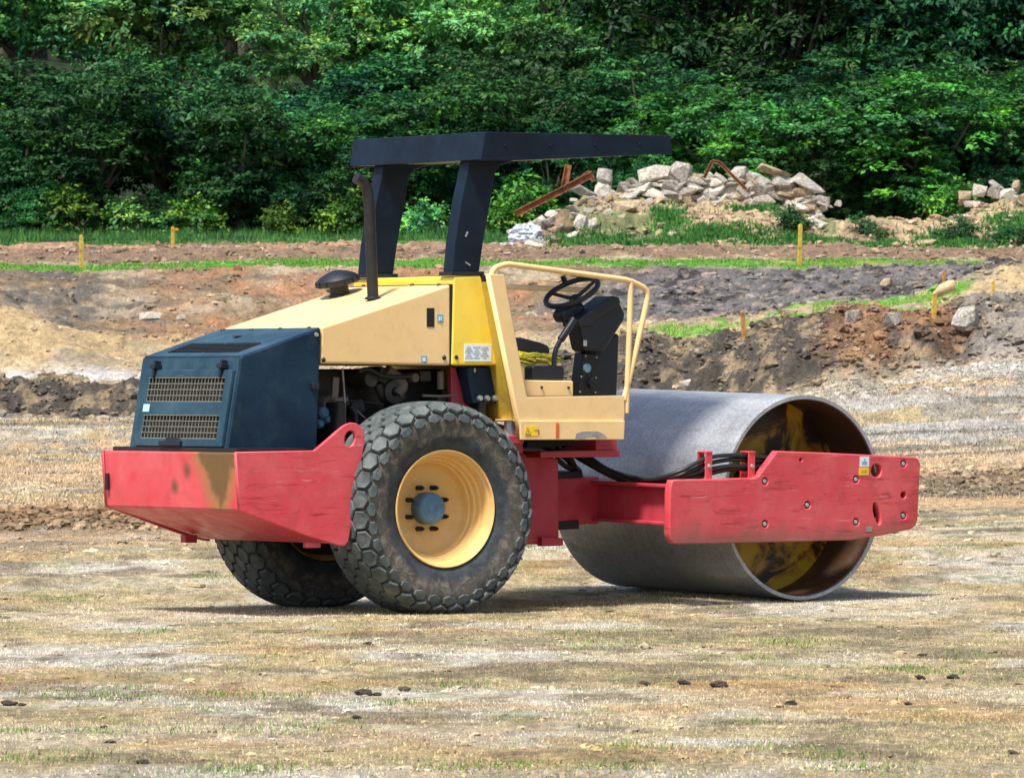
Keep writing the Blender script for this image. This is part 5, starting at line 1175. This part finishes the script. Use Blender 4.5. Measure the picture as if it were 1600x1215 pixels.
BIG = [(945, 281, 28, 32, 10, 'g', 'grey rounded block left on the heap, near the rusty beam end'), (940, 302, 26, 30, 0, 'w', 'cream block just below the rounded grey one on the left of the heap'),
 (975, 293, 24, 20, -10, 'g', 'small grey block right of the cream block'), (1022, 272, 48, 24, -4, 'w', 'wide pale slab on the heap crest beneath the end of the canopy'),
 (1062, 270, 34, 30, 5, 'g', 'grey lump on the heap crest right of the wide pale slab'), (1048, 289, 34, 16, 0, 'g', 'dark grey block under the heap crest'),
 (1026, 304, 56, 15, 20, 'w', 'long pale slab sloping down to the right in the heap'), (1062, 296, 16, 36, 0, 'w', 'upright pale slab in the middle of the heap'),
 (1078, 291, 18, 38, -6, 't', 'upright tan slab beside the pale upright slab'), (1098, 281, 32, 16, 18, 'g', 'grey slab left of the bent rod foot'), (1120, 285, 28, 14, 0, 'w', 'flat pale block right behind the bent rod'),
 (1146, 303, 40, 24, 2, 'w', 'white squared block low on the heap under the bent rod'), (1155, 275, 30, 26, 0, 'g', 'grey block at the top of the bent rod'), (1174, 282, 34, 18, 10, 'w', 'pale block right of the bent rod'),
 (1190, 301, 58, 22, 6, 'g', 'large flat grey slab on the right part of the heap'), (1208, 268, 58, 12, 18, 't', 'long tan slab on top of the right part of the heap'), (1226, 284, 46, 18, 15, 'g', 'grey slab under the long tan slab'),
 (1262, 288, 54, 16, 36, 'g', 'dark slab sliding down the right end of the heap'), (1234, 302, 26, 24, 0, 't', 'round tan lump on the right part of the heap'), (1248, 322, 56, 17, 9, 'w', 'pale slab at the lower right foot of the heap'),
 (1269, 308, 10, 28, 0, 't', 'thin upright tan piece at the right end of the heap'), (1284, 313, 26, 14, 12, 'g', 'last grey piece at the right end of the heap'),
 (905, 352, 20, 30, 12, 'w', 'white upright block right of the dark debris at the heap foot'), (868, 378, 32, 9, -8, 't', 'flat brown slab lying at the left foot of the heap'), (885, 366, 34, 22, 0, 'k', 'black torn lump between the crumpled sheet and the white block'), (858, 358, 22, 14, 0, 'k', 'small black lump beside the crumpled sheet'),
 (1310, 318, 12, 10, 0, 'w', 'small white stone on the bare mound right of the heap'),
 (1508, 306, 20, 14, 0, 't', 'tan stone at the left end of the right pile'), (1530, 299, 22, 18, 10, 'w', 'pale stone in the middle of the right pile'), (1553, 300, 24, 20, 0, 'g', 'grey stone in the right pile'),
 (1572, 305, 26, 18, -10, 'w', 'pale flat stone in the right pile'), (1588, 292, 14, 18, 0, 't', 'pinkish stone on top of the right pile'), (1556, 289, 26, 7, 35, 'g', 'thin slanting slab on top of the right pile'), (1596, 312, 20, 16, 0, 't', 'tan stone at the frame edge in the right pile'), (1520, 318, 30, 14, 0, 'w', 'low pale stone at the foot of the right pile')]
for px, py, w_, h_, ro, mt, lb in BIG: chunk(px, py, w_, h_, ro, mt, lb, HEAP if px < 1400 else 'stones in the right pile')
for k in range(150):
    px = rt.uniform(830, 1290); top_ = np.interp(px, [830, 880, 930, 1000, 1060, 1150, 1230, 1290], [345, 312, 285, 272, 268, 268, 275, 312]); py = top_ + 8 + (rt.random() ** 1.3) * (42 if px > 990 else 60)
    s_ = rt.uniform(9, 24); chunk(px, py, s_ * rt.uniform(.9, 2.2), s_ * rt.uniform(.32, .8), rt.uniform(-45, 45), rt.choice('wwggt' if px > 990 else 'ttgwg'), 'small broken concrete piece wedged among the larger blocks of the heap', 'small broken pieces in the rubble heap')
for k in range(16):
    px = rt.uniform(1500, 1640); py = rt.uniform(300, 322); s_ = rt.uniform(9, 18); chunk(px, py, s_ * 1.3, s_ * .8, rt.uniform(-30, 30), rt.choice('wgt'), 'small stone filling the right rubble pile', 'small stones of the right pile')
# stones in the middle distance
def gstone(px, py, w_, h_, mt, label, y0=30, y1=138, name='stone', cat='stone'):
    p = ground_at(px, py + h_ * .4, y0, y1); return chunk(px, py, w_, h_, rt.uniform(-8, 8), mt, label, None, name, cat, Y=p.y)
for a in [(235, 494, 34, 13, 'w', 'white stone on the brown slope left of the machine'), (283, 496, 14, 8, 'w', 'small white stone right of the white stone on the slope'), (208, 440, 10, 7, 'w', 'tiny white stone below the grass strip at left'),
          (1335, 496, 32, 20, 'g', 'grey rock on the ledge left of the rust coloured bank'), (1395, 498, 28, 20, 'g', 'round grey rock on top of the rust coloured bank'), (1510, 505, 44, 44, 'g', 'large grey boulder right of the rust coloured bank'), (1560, 462, 24, 14, 'g', 'grey stone beside the far right stake'),
          (1232, 486, 34, 13, 't', 'tan flat stone on the ledge right of the orange stake'), (1070, 598, 24, 12, 'w', 'pale stone at the bank foot above the drum'), (1135, 586, 14, 9, 'w', 'small white stone at the bank foot right of the pale one'), (1445, 380, 34, 10, 't', 'flat pale stone on the berm at right'), (1385, 445, 20, 18, 't', 'tan clod on the dark slope at right'),
          (1180, 403, 9, 7, 'w', 'small white stone on the grass strip edge left of the middle stake')]: gstone(*a)
for px, py, w_, lb in ((14, 1097, 22, 'dark clod at the left edge of the near ground'), (34, 1099, 12, 'small dark clod beside the one at the left edge'), (570, 1081, 26, 'flat dark clod below the rear wheel'), (590, 1083, 14, 'small dark clod right of the flat one below the wheel'), (632, 1075, 20, 'brown clod in front of the near rear wheel'), (558, 1119, 14, 'small dark clod nearer than the flat one'),
                       (576, 1004, 14, 'small brown clod just before the near rear wheel'), (1008, 1067, 18, 'dark clod in the near ground below the drum'), (1068, 1065, 20, 'sharp dark clod right of the one below the drum'), (1125, 1068, 26, 'flat dark clod third in the row below the drum'), (1236, 1097, 18, 'dark clod lower right of the drum'), (1438, 1057, 16, 'dark clod in the row at right'), (1490, 1056, 18, 'dark clod near the right edge of the near ground'), (225, 1189, 20, 'dark clod at the lower left'), (162, 1134, 12, 'tiny dark clod at left above the bottom edge'), (1420, 1098, 12, 'tiny black clod in the lower right'), (1583, 1174, 16, 'pale grey clod in the lower right corner')):
    gstone(px, py + 1, w_, w_ * .42, 'k' if 'dark' in lb or 'black' in lb else 'b', lb, 20, 60, 'soil_clod', 'clod')
# plank
p = ground_at(303, 916, 30, 60)
wd = conc('weathered_wood', (.62, .50, .30), (.48, .36, .20))
o = MB().box((0, 0, .012), (.17, .05, .022)).build('plank', wd, None, bevel=.003); o.location = p; o.rotation_euler = (0, .04, R(-50)); o.scale = (1.15, 1, 1)
tag(o, 'short pale wooden plank lying on the ground left of the far rear tyre', 'plank')
# ------------------------------------------------------------------ stakes, rusty steel, sheet
ym = conc('yellow_stake_wood', (.72, .50, .08), (.55, .36, .06)); om = conc('orange_stake_wood', (.62, .36, .10), (.45, .22, .06)); rust = conc('rusty_steel', (.36, .14, .05), (.19, .075, .035))
def stake(px, pyb, pyt, mt, label, wpx=6, lean=0, flag=False, y0=60):
    p = ground_at(px, pyb, y0); h = (pyb - pyt) * p.y / F; w_ = wpx * p.y / F
    e = bpy.data.objects.new('survey_stake', None); col.objects.link(e); e.location = p; e.rotation_euler = (0, lean, .4); tag(e, label, 'stake', 'wooden survey stakes')
    MB().prism([(-w_ / 2, -.15), (w_ / 2, -.15), (w_ / 2, h - w_ * .6), (0.1 * w_, h), (-w_ / 2, h - w_ * .3)], -w_ * .3, w_ * .3).build('post', mt, e, bevel=.004)
    if flag: MB().prism([(0, h - .02), (.10, h - .03), (.13, h - .07), (.02, h - .09)], -.006, .006).build('flag', ym, e)
stake(127, 418, 367, ym, 'yellow wooden stake standing on the grass strip at the far left')
stake(270, 385, 354, ym, 'yellow stake with a small flag before the dark thicket', 5, flag=True)
stake(1249, 414, 350, ym, 'tallest tan stake, on the grass strip under the rubble heap', 6, .03)
stake(1163, 528, 486, om, 'leaning orange brown stake on the ledge right of the handrail', 7, -.08, y0=82)
stake(1459, 497, 458, ym, 'yellow stake under the end of the tan log', 7, .04, y0=82)
stake(1552, 458, 438, ym, 'short yellow stake at the right beside the dark soil', 5, y0=82)
stake(1475, 441, 423, om, 'tiny orange stake on the dark slope above the tan log', 5, y0=90)
p = ground_at(1474, 470, 82); Yp = p.y
pts = [Vector((bx_at(a, Yp), Yp, CAMZ + (CY - b) * Yp / F)) for a, b in ((1460, 462), (1472, 452), (1484, 447), (1492, 445))]
o = MB().tube(pts, [.045, .075, .085, .075], 12).build('log', wd, None, smooth=True); tag(o, 'curved pale log end sticking out of the soil above the yellow stake', 'log')
def beam(pts, w_, label, name='rusty_beam', Y=129.5, cat='steel beam', d=.12):
    P_ = [Vector((bx_at(a, Y), Y, CAMZ + (CY - b) * Y / F)) for a, b in pts]; m = MB()
    for i in range(len(P_) - 1):
        a, b = P_[i], P_[i + 1]; dd = (b - a); L_ = dd.length; dn_ = dd.normalized(); rot = Matrix((dn_, Vector((0, 1, 0)), dn_.cross(Vector((0, 1, 0))))).transposed()
        k = w_ * Y / F / 2
        m.box((a + b) / 2 + rot @ Vector((0, 0, k)), (L_ + .01, d, .02), rot).box((a + b) / 2 - rot @ Vector((0, 0, k)), (L_ + .01, d, .02), rot).box((a + b) / 2, (L_, .02, 2 * k), rot)
    o = m.build(name, rust, None); tag(o, label, cat); return o
beam([(806, 334), (888, 292), (926, 272)], 9, 'long rusty beam rising to the right at the left end of the heap', Y=128.6)
beam([(880, 300), (888, 258)], 9, 'short upright rusty plate at the left of the heap', Y=128.9)
beam([(892, 288), (921, 268), (927, 284)], 4, 'thin bent rusty strip beside the upright rusty plate', Y=129.2, name='rusty_strip', cat='steel strip')
beam([(1100, 278), (1113, 252), (1124, 254), (1166, 296)], 4, 'bent rusty rod sticking up from the middle of the heap', Y=128.5, name='rusty_rod', cat='steel rod')
sheetm = conc('crumpled_pale_sheet', (.66, .68, .70), (.42, .47, .52))
def sheet(px, py, w_, h_, label, seed, Y=126.8):
    g = random.Random(seed); bm = bmesh.new(); bmesh.ops.create_icosphere(bm, subdivisions=4, radius=1)
    for v in bm.verts:
        n = mnoise.noise(v.co * 1.6 + Vector((seed, 0, 0))); n2 = abs(mnoise.noise(v.co * 4 + Vector((0, seed, 0)))); v.co *= 1 + .35 * n - .25 * n2
    me = bpy.data.meshes.new('sheet'); bm.to_mesh(me); bm.free(); o = link('crumpled_sheet', me, sheetm)
    o.location = (bx_at(px, Y), Y, CAMZ + (CY - py) * Y / F); o.scale = (w_ / 2 * Y / F, .5, h_ / 2 * Y / F); tag(o, label, 'plastic sheet'); return o
sheet(820, 369, 64, 40, 'crumpled white plastic sheet heap at the left foot of the rubble', 3)
sheet(783, 384, 52, 10, 'thin flattened grey sheet left of the white heap', 5, 126.2)
# low black silt fence at the foot of the thicket
Yf = 131.5; P_ = [Vector((bx_at(px, Yf), Yf, tz1(bx_at(px, Yf), Yf) + .03)) for px in range(60, 420, 24)]
m = MB()
for a, b in zip(P_[:-1], P_[1:]): m.hexa([a + Vector((0, 0, -.05)), b + Vector((0, 0, -.05)), b + Vector((0, .01, .07)), a + Vector((0, .01, .07))], [a + Vector((0, .02, -.05)), b + Vector((0, .02, -.05)), b + Vector((0, .03, .07)), a + Vector((0, .03, .07))])
o = m.build('silt_fence', M['vinyl'], None); tag(o, 'low black silt fence along the foot of the thicket at left', 'fence')
